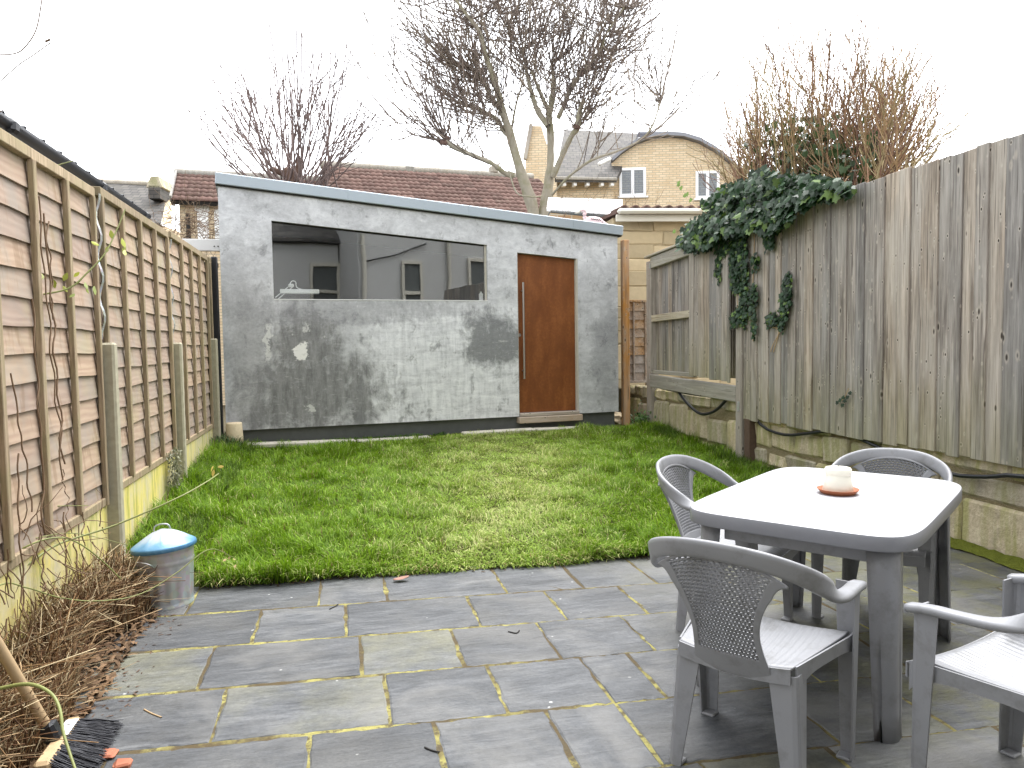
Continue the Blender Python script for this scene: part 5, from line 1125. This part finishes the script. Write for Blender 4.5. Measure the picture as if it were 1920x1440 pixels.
tag(blades(xx, yy, np.full(n, .003), RG.uniform(.01, .03, n), RG.uniform(.004, .012, n), RG.uniform(0, 6.28, n), RG.uniform(1.3, 1.5, n), np.array([.10, .06, .04]) * RG.uniform(.5, 1.7, (n, 1)), 'debris', MT['stalk'], .05), 'scattered dark plant debris on the slabs beside the bed', 'debris', kind='stuff')

# leaf shapes
def leafshape(kind='ivy'):
    if kind == 'ivy': pts = [(0, 0), (.28, -.12), (.5, .12), (.36, .34), (.42, .62), (.2, .66), (0, 1.0), (-.2, .66), (-.42, .62), (-.36, .34), (-.5, .12), (-.28, -.12)]
    else: pts = [(0, 0), (.2, .25), (.27, .5), (.16, .8), (0, 1.05), (-.16, .8), (-.27, .5), (-.2, .25)]
    V = [[0, .35, .0]] + [[x, y, -.10 * abs(x) * 2 - .05 * (y - .35) ** 2] for x, y in pts]; n = len(pts)
    return np.array(V), np.array([[0, 1 + i, 1 + (i + 1) % n] for i in range(n)])
def leaves(P, sz, nrm, down, colr, name, parent=None, kind='ivy', mat=None):
    S, T = leafshape(kind); n = len(P); nrm = nrm / np.linalg.norm(nrm, axis=1)[:, None]; yv = down - nrm * (down * nrm).sum(1)[:, None]; yv /= np.linalg.norm(yv, axis=1)[:, None] + 1e-9; xv = np.cross(yv, nrm)
    V = P[:, None] + sz[:, None, None] * (S[None, :, :1] * xv[:, None] + S[None, :, 1:2] * yv[:, None] + S[None, :, 2:] * nrm[:, None]); k = len(S)
    Tt = (np.arange(n) * k)[:, None, None] + T[None]; return mk(name, V.reshape(-1, 3), Tt.reshape(-1, 3), mat or MT['leafA'], parent, colr=np.repeat(colr, k, 0), org=(0, 0, 0) if parent is None else None)
# ---- ivy over the right fence
iv = thing('ivy', 'dark green ivy spilling over the top of the grey fence and hanging down', 'ivy', (3.9, 7, 0))
zo = lambda pts: [(1240 + a / 4.5, 320 + b / 4.5) for a, b in pts]
mainp = zo([(130, 640), (170, 540), (230, 430), (330, 400), (370, 330), (350, 260), (430, 210), (540, 120), (650, 100), (760, 60), (830, -20), (960, 20), (1050, 40), (1350, 60), (1560, 110), (1620, 160), (1500, 190), (1320, 220), (1180, 300), (1090, 340), (1090, 420), (1000, 450), (930, 500), (850, 490), (720, 470), (700, 500), (560, 520), (430, 600), (350, 660), (300, 690), (230, 650)])
strands = [zo([(430, 520), (560, 520), (560, 700), (505, 720), (495, 930), (462, 900), (455, 700)]), zo([(570, 480), (715, 480), (718, 1000), (725, 1200), (700, 1290), (600, 1300), (575, 1240), (640, 1160), (690, 1060), (585, 990)]), zo([(850, 460), (960, 460), (930, 640), (880, 640)]), zo([(755, 730), (800, 700), (800, 820), (765, 830)]), zo([(755, 960), (800, 960), (800, 1150), (785, 1420), (765, 1330)]), zo([(1060, 860), (1085, 870), (1085, 1130), (1020, 1340), (990, 1300), (1010, 1080)]), zo([(870, 1240), (960, 1200), (980, 1260), (900, 1290)])]
def sample(poly, n):
    P = np.array(poly); out = []
    x = RG.uniform(P[:, 0].min(), P[:, 0].max(), n * 6); y = RG.uniform(P[:, 1].min(), P[:, 1].max(), n * 6); k = inpoly(x, y, poly); x, y = x[k][:n], y[k][:n]; return x + RG.normal(0, 2, len(x)), y + RG.normal(0, 4, len(y))
def ivycol(n, lo=.55, hi=1.7): 
    base = np.where(RG.random((n, 1)) < .12, np.array([.09, .15, .028]), np.array([.016, .042, .014])); return base * RG.uniform(lo, hi, (n, 1))
px, py = sample(mainp, 3600)
gxs = RG.uniform(3.70, 3.90, len(px)); P = np.array([onx(a, b, g) for a, b, g in zip(px, py, gxs)])
behind = P[:, 2] > 2.6; P[behind] = np.array([onx(a, b, 3.80 + RG.uniform(0, .5)) for a, b in zip(px[behind], py[behind])]) if behind.any() else P[behind]
n = len(P); nr = np.stack([RG.normal(-.9, .4, n), RG.normal(-.35, .5, n), RG.normal(.45, .4, n)], 1); dn = np.stack([RG.normal(-.2, .5, n), RG.normal(0, .6, n), -np.ones(n)], 1)
big_i = np.argsort(gxs)[:240]; rest = np.setdiff1d(np.arange(n), big_i)
tag(leaves(P[rest], RG.uniform(.03, .095, len(rest)), nr[rest], dn[rest], ivycol(len(rest)), 'foliage', iv), kind='stuff')
S, T = leafshape(); var = []
for k in range(8):
    me = bpy.data.meshes.new('ivy_leaf'); me.from_pydata((S * RG.uniform(.06, .095)).tolist(), [], T.tolist()); me.materials.append(MT['leafA']); at = me.color_attributes.new('col', 'FLOAT_COLOR', 'POINT'); c = ivycol(1)[0]; at.data.foreach_set('color', np.tile([*c, 1], len(S)).astype(np.float32)); var.append(me)
for i in big_i:
    o = bpy.data.objects.new('ivy_leaf', random.choice(var)); col.objects.link(o); o.parent = iv; nn_ = nr[i] / np.linalg.norm(nr[i]); yv = dn[i] - nn_ * (dn[i] @ nn_); yv /= np.linalg.norm(yv); xv = np.cross(yv, nn_); q = P[i] - W[iv.name]
    Mx = Matrix.Identity(4)
    for a in range(3): Mx[a][0], Mx[a][1], Mx[a][2], Mx[a][3] = xv[a], yv[a], nn_[a], q[a]
    o.matrix_local = Mx
Ps, ns_ = [], 0
for sp_, cnt in zip(strands, (600, 1500, 350, 60, 200, 330, 90)):
    a, b = sample(sp_, cnt); Ps += [onx(q, r, RG.uniform(3.84, 3.895)) for q, r in zip(a, b)]
Ps = np.array(Ps); n = len(Ps)
tag(leaves(Ps, RG.uniform(.018, .052, n), np.stack([RG.normal(-1, .3, n), RG.normal(-.2, .4, n), RG.normal(.35, .3, n)], 1), np.stack([RG.normal(0, .3, n), RG.normal(0, .4, n), -np.ones(n)], 1), ivycol(n, .6, 1.9), 'hanging_foliage', iv), kind='stuff')
vp = []
for pts in ([(1340, 560), (1342, 480), (1345, 420)], [(1385, 600), (1380, 520), (1378, 430)], [(1412, 640), (1411, 560), (1415, 440)], [(1478, 510), (1475, 560), (1468, 610), (1450, 645), (1445, 660)], [(1450, 660), (1460, 620), (1440, 612)], [(1502, 400), (1515, 385), (1545, 362), (1555, 352)], [(1498, 402), (1496, 395), (1503, 380), (1520, 365)], [(1350, 600), (1345, 640), (1342, 660)]): V, f = tubes([(spline([onx(*q, 3.885) for q in pts], 10), .005)], 5); mk('stem', V, f, MT['handle'], iv)
sx_, sy_ = np.array([1272, 1276, 1287, 1296, 1270, 1282, 1262]), np.array([340, 350, 362, 372, 345, 365, 433]); Pq = np.array([onx(a, b, 3.82) for a, b in zip(sx_, sy_)]); n = len(Pq)
leaves(Pq, np.full(n, .055), np.tile([-1., -.4, .2], (n, 1)), np.stack([RG.normal(0, .3, n), RG.normal(0, 1, n), -np.ones(n)], 1), np.tile([.16, .26, .05], (n, 1)), 'young_leaves', iv)
V, f = tubes([(spline([onx(*q, 3.83) for q in ((1270, 345), (1285, 370), (1300, 385), (1325, 400))], 10), .004)], 5); mk('runner', V, f, MT['handle'], iv)

sg = thing('ivy_sprig', 'single small ivy sprig growing through the grey fence boards above the far chair', 'ivy', (3.9, 5.2, 1.0))
Pq = np.array([onx(a, b, 3.875) for a, b in ((1570, 752), (1576, 748), (1583, 744), (1589, 742), (1592, 735), (1580, 757), (1586, 750))]); n = len(Pq)
leaves(Pq, np.full(n, .035), np.tile([-1., -.3, .3], (n, 1)), np.stack([RG.normal(0, .3, n), RG.normal(0, 1, n), -np.ones(n)], 1), ivycol(n), 'sprig_leaves', sg)
V, f = tubes([(spline([onx(*q, 3.88) for q in ((1568, 756), (1582, 748), (1591, 728))], 8), .003)], 5); mk('stem', V, f, MT['handle'], sg)
# ---- bare twiggy shrub behind the right fence
def grow(p, d, L, r, n=7, upb=.12, wob=.10):
    P = [np.array(p, float)]; d = np.array(d, float); d /= np.linalg.norm(d)
    for i in range(n):
        d = d + np.array([0, 0, upb]) + RG.normal(0, wob, 3); d /= np.linalg.norm(d); P.append(P[-1] + d * L / n)
    return np.array(P), np.linspace(r, r * .35, n + 1)
def perp(d):
    v = np.cross(d, RG.normal(0, 1, 3)); return v / (np.linalg.norm(v) + 1e-9)
sh = thing('bare_shrub', 'reddish leafless twiggy shrub rising behind the grey fence', 'shrub', (4.6, 6.0, 0))
paths, cols = [], []
def addp(P, r, c, sides): paths.append((P, r)); cols.extend([c] * (len(P) * sides))
for i in range(300):
    bxp = RG.uniform(1375, 1695); byp = 352 - (bxp - 1400) * .12; p = onx(bxp, byp + RG.uniform(0, 40), RG.uniform(4.15, 4.95)); dep = (p - CAM) @ FW
    a = (bxp - 1535) / 160; tx = 1545 + a * 195 + RG.normal(0, 30); ty = 70 + 125 * abs(a) ** 1.6 + RG.uniform(-65, 150)
    q = pd(tx, ty, dep + RG.uniform(-.3, .6)); q[0] = max(q[0], 4.0); L = np.linalg.norm(q - p); d = (q - p) / L
    P, r = grow(p - d * .25, d + np.array([0, 0, -.18]), L + .25, RG.uniform(.006, .010), 9, .03, .06); c = np.array([[.30, .175, .10], [.38, .255, .14], [.20, .115, .08], [.36, .285, .15]][RG.integers(0, 4)]) * RG.uniform(.65, 1.15); addp(P, r, c, 4)
    for k in range(RG.integers(5, 10)):
        j = RG.integers(2, 9); dd = P[min(j + 1, 9)] - P[j - 1]; dd /= np.linalg.norm(dd); Q, rr = grow(P[j], dd + perp(dd) * .7, RG.uniform(.15, .5), r[j] * .6, 5, .10, .08); addp(Q, np.maximum(rr, .0036), c * .9, 4)
V, f = tubes(paths, 4); tag(mk('twigs', V, f, MT['twig'], sh, colr=np.array(cols)), kind='stuff')
bd = np.vstack([P[2:] for P, r in paths[::1]]); bd = bd[RG.random(len(bd)) < .25]; n = len(bd); tag(leaves(bd, RG.uniform(.010, .015, n), RG.normal(0, 1, (n, 3)), RG.normal(0, 1, (n, 3)), np.array([.16, .09, .06]) * RG.uniform(.6, 1.4, (n, 1)), 'buds', sh, 'plain'), kind='stuff')
n = 700; Pl = np.array([onx(a, b, d) for a, b, d in zip(np.clip(RG.normal(1525, 55, n), 1400, 1640), np.clip(RG.normal(295, 35, n), 215, 350), RG.uniform(4.2, 4.9, n))]); tag(leaves(Pl, RG.uniform(.05, .09, n), RG.normal(0, 1, (n, 3)) + [-.6, -.6, .3], np.stack([RG.normal(0, .4, n), RG.normal(0, .4, n), -np.ones(n)], 1), np.array([.035, .06, .02]) * RG.uniform(.5, 2.2, (n, 1)), 'climbing_leaves', sh), kind='stuff')
V, f = tubes([(spline([[4.65, 6.0, 0], [4.62, 6.02, 1.2], [4.6, 6.0, 2.3]], 8), np.linspace(.09, .05, 8)), (spline([[4.65, 6.0, 0], [4.7, 5.6, 1.4], [4.66, 5.4, 2.4]], 8), np.linspace(.07, .03, 8))], 8); mk('trunk', V, f, MT['bark'], sh)

# ---- coppiced bare tree behind the studio, left
ct = thing('coppiced_tree', 'leafless many stemmed tree behind the left end of the studio', 'tree', pd(548, 345, 12.2) * [1, 1, 0])
paths, cols = [], []; base = pd(548, 350, 12.2)
for i in range(64):
    th = -1.2 + 2.4 * (i + RG.random()) / 64 ; th = th * (.7 + .3 * abs(th) / 1.2); off = RG.normal(0, .16); p = base + _r0 * off * 1.2 + _h * RG.normal(0, .15)
    L = (2.45 - .85 * (abs(th) / 1.25) ** 1.3) * RG.uniform(.72, 1.06); d = _r0 * math.sin(th) + _z * math.cos(th) + _h * RG.normal(0, .35)
    P, r = grow(p - _z * .3, d, L + .3, RG.uniform(.013, .019), 10, .03 * (1 + abs(th)), .022); r = np.maximum(r, .0082); c = np.array([.15, .11, .10]) * RG.uniform(.7, 1.35); addp(P, r, c, 4)
    for k in range(RG.integers(2, 5)):
        j = RG.integers(4, 9); dd = P[j + 1] - P[j - 1]; dd /= np.linalg.norm(dd); Q, rr = grow(P[j], dd + perp(dd) * .7, RG.uniform(.4, 1.05), r[j] * .6, 6, .03, .03); addp(Q, np.maximum(rr, .0066), c, 4)
V, f = tubes(paths, 4); tag(mk('crown', V, f, MT['twig'], ct, colr=np.array(cols)), kind='stuff')
V, f = tubes([(spline([base * [1, 1, 0], base - _z * 1.5, base + _z * .05, base + _z * .28 - _r0 * .12], 14), np.linspace(.16, .06, 14)), (spline([base - _z * .5, base + _z * .1, base + _z * .3 - _r0 * .35], 8), np.linspace(.08, .045, 8)), (spline([base - _z * .5, base + _z * .2 + _r0 * .1, base + _z * .5 + _r0 * .12], 8), np.linspace(.08, .03, 8))], 9); mk('trunk', V, f, m_bark('dark_bark', (.10, .065, .05), (.20, .13, .10)), ct, smooth=True)

# ---- big pollarded tree behind the studio, centre
pt = thing('pollarded_tree', 'large pale barked leafless tree with upright shoots behind the studio', 'tree', pd(1005, 400, 13) * [1, 1, 0])
zt_ = lambda pts: [(720 + a / 3.556, b / 3.556) for a, b in pts]
limbs = [([(1000, 1500), (990, 1380), (930, 1200), (880, 1040), (830, 860), (790, 740), (745, 560), (680, 380), (640, 220), (560, 110), (480, 0), (430, -90)], [44, 42, 38, 30, 27, 25, 21, 17, 14, 12, 9, 6], (13, 13, 13, 13, 13, 13, 12.9, 12.8, 12.7, 12.6, 12.5, 12.4)),
    ([(1055, 1500), (1090, 1280), (1110, 1100), (1110, 900), (1100, 780), (1115, 700), (1130, 560), (1120, 420)], [40, 34, 28, 24, 22, 20, 16, 9], None), ([(1125, 1180), (1200, 1010), (1255, 900), (1290, 850), (1300, 760), (1330, 660)], [18, 17, 17, 20, 16, 8], (13, 12.8, 12.6, 12.5, 12.4, 12.3)),
    ([(860, 1170), (800, 1150), (720, 1090), (600, 1040), (490, 990), (410, 940)], [22, 17, 15, 14, 15, 18], (13, 12.9, 12.7, 12.5, 12.4, 12.3)), ([(830, 900), (800, 870), (745, 790), (640, 730), (560, 710)], [20, 17, 14, 12, 10], (13, 13.1, 13.3, 13.5, 13.6)),
    ([(770, 720), (735, 680), (680, 580), (640, 510), (600, 455)], [16, 14, 12, 11, 8], (13, 13.1, 13.2, 13.3, 13.3)), ([(1095, 840), (1020, 730), (980, 600), (955, 500), (930, 380), (880, 270), (800, 150), (740, 20)], [20, 17, 14, 13, 8, 7, 6, 5], (13, 13.1, 13.2, 13.3, 13.4, 13.5, 13.5, 13.6)),
    ([(1110, 760), (1060, 660), (1010, 540), (985, 470)], [14, 13, 10, 8], (13, 12.8, 12.7, 12.6)), ([(1160, 790), (1200, 700), (1240, 600), (1290, 520), (1380, 420), (1450, 320), (1480, 230), (1600, 50)], [16, 15, 15, 13, 9, 9, 7, 5], (12.9, 12.8, 12.7, 12.6, 12.5, 12.4, 12.3, 12.2)),
    ([(1120, 1300), (1230, 1180), (1380, 1070), (1550, 1010), (1700, 940), (1790, 840), (1840, 680), (1845, 640)], [9, 8, 8, 7, 6, 5, 4, 3], (12.9, 12.6, 12.3, 12.1, 12, 12, 12, 12)), ([(1050, 1310), (980, 1312), (890, 1290), (850, 1200), (830, 1120)], [5, 5, 5, 5, 4], (12.8, 12.6, 12.6, 12.6, 12.6)), ([(850, 870), (880, 700), (920, 560), (930, 480)], [8, 7, 6, 4], (13, 13.3, 13.6, 13.8))]
lp_, shoots, cols, paths = [], [], [], []
for pts, rr, dp in limbs:
    q = zt_(pts); dp = dp or [13.1] * len(q); P = spline([pd(a, b, d) for (a, b), d in zip(q, dp)], 26); r = np.interp(np.linspace(0, 1, 26), np.linspace(0, 1, len(rr)), np.array(rr) / 3.556 / F * 13) * (1 + .08 * RG.normal(0, 1, 26)); lp_.append((P, r))
g0_ = lp_[0][0][0] * [1, 1, 0]; lp_.append((spline([g0_, lp_[0][0][0]], 5), np.linspace(.22, .16, 5))); lp_.append((spline([g0_ + _r0 * .12, lp_[1][0][0]], 5), np.linspace(.2, .15, 5)))
for i, (P, r) in enumerate(lp_): V, f = tubes([(P, r)], 10); mk('trunk' if i in (0, 1) or i > 11 else 'limb', V, f, MT['bark'], pt, smooth=True)
kn = [(lp_[3][0][-1], 13, -.5), (lp_[2][0][16], 18, .3), (lp_[4][0][-1], 8, -.4), (lp_[5][0][-1], 6, -.2), (lp_[7][0][-1], 7, -.1), (lp_[8][0][12], 10, .35), (lp_[6][0][13], 8, -.1), (lp_[1][0][-3], 12, .1)]
for i, (k0, cnt, bias) in enumerate(kn):
    V, f = gridf(10, 7, lambda u, v: np.array([math.cos(2 * math.pi * u) * math.sin(math.pi * v), math.sin(2 * math.pi * u) * math.sin(math.pi * v), math.cos(math.pi * v)]) * (.075 + .04 * math.sin(9 * u * 6.28 + v * 7) * math.sin(math.pi * v)) + k0)
    if i < 2 or i == 5: mk('burr', V, f, m_bark('burr_bark_%d' % i, (.07, .045, .035), (.16, .10, .08)), pt)
    for j in range(cnt):
        a = RG.normal(bias, .55); d = _r0 * math.sin(a) + _z * math.cos(a) * .9 + _h * RG.normal(0, .5); shoots.append((k0 + RG.normal(0, .05, 3), d, RG.uniform(1.0, 2.6), RG.uniform(.007, .014)))
for li, lo in ((0, 9), (1, 12), (2, 12), (4, 8), (6, 8), (8, 6), (9, 4), (3, 6), (11, 6), (5, 6)):
    P, r = lp_[li]
    for j in range(lo, 26, 1):
        for _ in range(1):
            a = RG.normal((-.5 if li in (0, 3, 4, 5) else .35 if li in (8, 9) else 0), .75); shoots.append((P[j], _r0 * math.sin(a) + _z * math.cos(a) + _h * RG.normal(0, .6), RG.uniform(.6, 2.0), RG.uniform(.005, .010)))
allp = np.vstack([lp_[i][0][(10 if i < 2 else 3):] for i in range(12)])
crown = [(715, 80), (722, -70), (1250, -70), (1255, 45), (1225, 150), (1170, 235), (1060, 215), (960, 150), (900, 240), (830, 235), (760, 170)]
tx_, ty_ = sample(crown, 400)
for a, b in zip(tx_, ty_):
    t3 = pd(a, b, RG.uniform(12.0, 13.9)); dd_ = np.linalg.norm(allp - t3, axis=1) + np.where(allp[:, 2] > t3[2] - .3, 9, 0) + RG.uniform(0, .8, len(allp)); p = allp[np.argmin(dd_)]; v_ = t3 - p; L = np.linalg.norm(v_)
    if L > 3.2: continue
    shoots.append((p, v_ / L - _z * .35, L * 1.08, .006 + .004 * L))
for p, d, L, r in shoots:
    P, rr = grow(p, d, L, r, 9, .10, .04); rr = np.maximum(rr, .0084); c = np.array([[.13, .10, .085], [.18, .14, .115], [.24, .195, .15]][RG.integers(0, 3)]) * RG.uniform(.65, 1.25); addp(P, rr, c, 4)
    for k in range(int(1.5 + L * 1.5)):
        j = RG.integers(2, 9); dd = P[j + 1] - P[j - 1]; dd /= np.linalg.norm(dd); Q, r2 = grow(P[j], dd + perp(dd) * .8, RG.uniform(.25, .8), rr[j] * .5, 6, .07, .045); addp(Q, np.maximum(r2, .0062), c, 4)
V, f = tubes(paths, 4); tag(mk('crown', V, f, MT['twig'], pt, colr=np.array(cols)), kind='stuff')

# ---- rambling rose / vine canes in front of the left fence
ro_ = thing('rambling_rose', 'green arching rambler canes with few yellow green leaves at the left edge', 'climbing plant', (-1.25, 2.6, .1))
def canes(spec):
    for pts, d0, d1, r, g_ in spec:
        n = len(pts); P3 = [pd(a, b, d0 + (d1 - d0) * i / (n - 1)) for i, (a, b) in enumerate(pts)]
        if pts[0][0] <= 0 and pts[0][1] > 200: P3 = [np.array([-1.24, 2.35, .12]), P3[0] * .5 + np.array([-1.24, 2.45, .3]) * .5 + [-.06, 0, 0]] + P3
        P = spline(P3, 44); V, f = tubes([(P, np.linspace(r, r * .55, 44))], 6); mk('cane', V, f, GREEN if g_ else BROWN, ro_, smooth=True)
GREEN = plain('green_cane', (.21, .23, .075), .5, var=.35, scale=14); BROWN = plain('brown_cane', (.17, .11, .065), .8, var=.3, scale=20)
canes([([(-5, 566), (75, 553), (130, 540), (165, 510), (195, 478), (215, 440), (235, 392)], 3.3, 3.7, .0055, 1), ([(-5, 543), (30, 552), (90, 550)], 3.3, 3.4, .004, 1), ([(-5, 1092), (50, 1060), (110, 1020), (215, 985), (330, 935), (385, 905), (410, 888)], 2.9, 4.1, .006, 1), ([(-5, 1062), (60, 1020), (112, 1008), (150, 1020), (190, 1050), (226, 1085)], 3.0, 3.5, .005, 1),
    ([(-5, 1100), (50, 1102), (110, 1120), (180, 1127), (260, 1115), (330, 1075), (392, 1030), (440, 1046)], 2.8, 3.75, .0035, 1), ([(-5, 951), (90, 949), (165, 948)], 3.1, 3.7, .0035, 1), ([(-5, 1004), (70, 990), (110, 962), (160, 940)], 3.1, 3.8, .004, 0), ([(-5, 908), (35, 945), (65, 975), (97, 1003)], 3.2, 3.3, .005, 0),
    ([(-5, 1292), (55, 1283), (95, 1300), (112, 1330), (118, 1370), (130, 1410), (144, 1450)], 2.2, 2.0, .0065, 1), ([(-5, 625), (40, 605), (95, 625)], 3.2, 3.5, .003, 0), ([(-5, 600), (30, 590), (45, 605)], 3.2, 3.3, .003, 0), ([(-5, 625), (80, 630)], 3.2, 3.4, .003, 0), ([(-5, 1050), (60, 985), (100, 1000), (150, 1095)], 3.0, 3.4, .003, 0), ([(-5, 360), (60, 327), (100, 312), (150, 298)], 3.4, 3.7, .004, 1), ([(-5, 960), (30, 930), (60, 905)], 3.2, 3.5, .003, 0), ([(-5, 1020), (60, 1010), (140, 1000), (240, 1022)], 3.0, 3.6, .003, 1)])
for pts, r in (([(-8, 103), (25, 101), (45, 90), (68, 55), (80, -8)], .0022), ([(-8, 160), (22, 133), (40, 118), (60, 105), (95, 80)], .0018), ([(85, 78), (94, 74)], .004), ([(-8, 215), (7, 205)], .0015)):
    V, f = tubes([(spline([pd(a, b, 2.6) for a, b in pts], 24), r)], 5); mk('cane', V, f, BROWN, ro_, smooth=True)
vy = []
for x0, y0, x1, y1 in ((73, 368, 118, 900), (82, 400, 122, 870), (92, 415, 100, 600), (20, 700, 60, 960), (60, 560, 85, 1000), (118, 880, 135, 1000), (155, 960, 158, 1100), (120, 960, 128, 1130), (35, 850, 42, 1150), (75, 1000, 90, 1180), (140, 1000, 146, 1120)):
    q = [onx(x0 + (x1 - x0) * t + RG.normal(0, 3) * (0 < t < 1), y0 + (y1 - y0) * t, FX + .055) for t in np.linspace(0, 1, 12)]; vy.append((spline(q, 30), RG.uniform(.0022, .004)))
for k in range(70):
    a, b = RG.uniform(0, 230), RG.uniform(980, 1180); q = onx(a, b, FX + RG.uniform(.04, .12))
    if q[2] > .1 and q[1] < 4.4: P, r = grow(q, [RG.normal(.3, .3), RG.normal(0, .8), -1 if RG.random() < .6 else .8], RG.uniform(.1, .35), .003, 6, 0, .2); P[:, 0] = np.maximum(P[:, 0], FX + .05); vy.append((P, r))
V, f = tubes(vy, 4); tag(mk('old_vines', V, f, BROWN, ro_), kind='stuff')
def lcl(px, py, dep, n, c, sz, spread=18):
    P = np.array([pd(px + RG.normal(0, spread), py + RG.normal(0, spread * .6), dep + RG.normal(0, .03)) for _ in range(n)]); return leaves(P, RG.uniform(.6, 1.2, n) * sz, RG.normal(0, .5, (n, 3)) + [.6, -.8, .5], RG.normal(0, 1, (n, 3)), np.array(c) * RG.uniform(.6, 1.3, (n, 1)), 'rose_leaves', ro_, 'plain')
YG, DG = (.36, .40, .06), (.12, .19, .04)
for a in ((20, 518, 3.3, 5, YG), (45, 520, 3.35, 4, YG), (115, 525, 3.5, 4, YG), (150, 535, 3.55, 5, (.34, .42, .10)), (45, 575, 3.35, 6, DG), (60, 590, 3.35, 6, YG), (30, 680, 3.3, 9, (.42, .42, .16)), (10, 690, 3.3, 6, DG), (190, 458, 3.6, 3, YG), (238, 470, 3.7, 3, YG), (408, 887, 4.08, 3, (.6, .45, .12)), (430, 1045, 3.75, 9, (.50, .38, .18)), (75, 625, 3.4, 5, (.22, .2, .1)), (5, 340, 3.4, 3, YG)): lcl(a[0], a[1], a[2], a[3], a[4], .045 if a[0] != 430 else .022, 14)
# dead vine tangle over the fence corner
dv = thing('dead_vine', 'brown tangled dead vine on top of the left fence beside the tiled roof', 'vine', (-1.9, 8.4, 2.0))
vv = []
for k in range(150):
    p = pd(RG.uniform(285, 400), RG.uniform(395, 455), RG.uniform(9.6, 10.6)); P, r = grow(p, [RG.normal(.4, .7), RG.normal(0, .6), RG.normal(.1, .5)], RG.uniform(.3, .9), .0045, 8, -.03, .28); vv.append((P, r))
vv.append((spline([[-2.4, 9.2, 0], [-2.4, 9.3, 1.5], pd(330, 430, 10)], 10), np.linspace(.03, .01, 10)))
V, f = tubes(vv, 3); tag(mk('stems', V, f, BROWN, dv), kind='stuff')
dv2 = thing('dead_climber', 'thin bare climber stems trailing over the white canopy behind the studio', 'vine', (3.0, 11.4, 2.5))
vv = [([*spline([[2.6, 11.6, 0], [2.7, 11.5, 1.5], pd(1060, 400, 11.3)], 8)], np.linspace(.02, .006, 8))]
for k in range(60):
    p = pd(RG.uniform(1035, 1230), RG.uniform(362, 392), 11.3 + RG.normal(0, .1)); P, r = grow(p, [RG.normal(0, .5), RG.normal(-.1, .3), RG.normal(-.3, .5)], RG.uniform(.2, .6), .0035, 7, -.06, .2); vv.append((P, r))
V, f = tubes([(np.array(a), b) for a, b in vv], 3); tag(mk('stems', V, f, BROWN, dv2), kind='stuff')
# foreground-right plants: strap-leaved clump by the last fence post
n = 140; cx_, cy_ = -1.18, 8.02; xx = cx_ + RG.normal(0, .07, n); yy = cy_ + RG.normal(0, .09, n)
pl_ = blades(xx, yy, gz(xx, yy), RG.uniform(.12, .22, n), RG.uniform(.010, .018, n), RG.uniform(0, 6.28, n), RG.uniform(.2, .9, n), np.array([.09, .13, .06]) * RG.uniform(.6, 1.6, (n, 1)), 'strap_leaved_plant', MT['grass']); tag(pl_, 'strap leaved green plant clump at the last post of the left fence', 'plant')
n = 500; cx_, cy_ = -1.27, 6.25; P = np.stack([np.full(n, FX + .05) + RG.uniform(0, .06, n), cy_ - .25 + RG.normal(0, .07, n), .62 - RG.uniform(0, .28, n)], 1)
cr = thing('creeping_weed', 'grey green creeper hanging on the gravel board before the second post', 'weed', (-1.27, 6.0, .3)); tag(leaves(P, RG.uniform(.015, .03, n), RG.normal(0, .4, (n, 3)) + [1, -.3, .3], RG.normal(0, .6, (n, 3)) + [0, 0, -1], np.array([.17, .17, .10]) * RG.uniform(.5, 1.5, (n, 1)), 'leaves', cr, 'plain'), kind='stuff')
n = 220; P = np.stack([RG.normal(3.82, .06, n), RG.normal(8.98, .10, n), .30 + np.abs(RG.normal(0, .09, n))], 1); fn = thing('fern_clump', 'small green weed clump at the foot of the grey post by the log pile', 'plant', (3.82, 8.98, .28)); tag(leaves(P, RG.uniform(.03, .06, n), RG.normal(0, .5, (n, 3)) + [-.4, -.5, .6], RG.normal(0, 1, (n, 3)), np.array([.06, .12, .03]) * RG.uniform(.5, 1.7, (n, 1)), 'leaves', fn, 'plain'), kind='stuff')
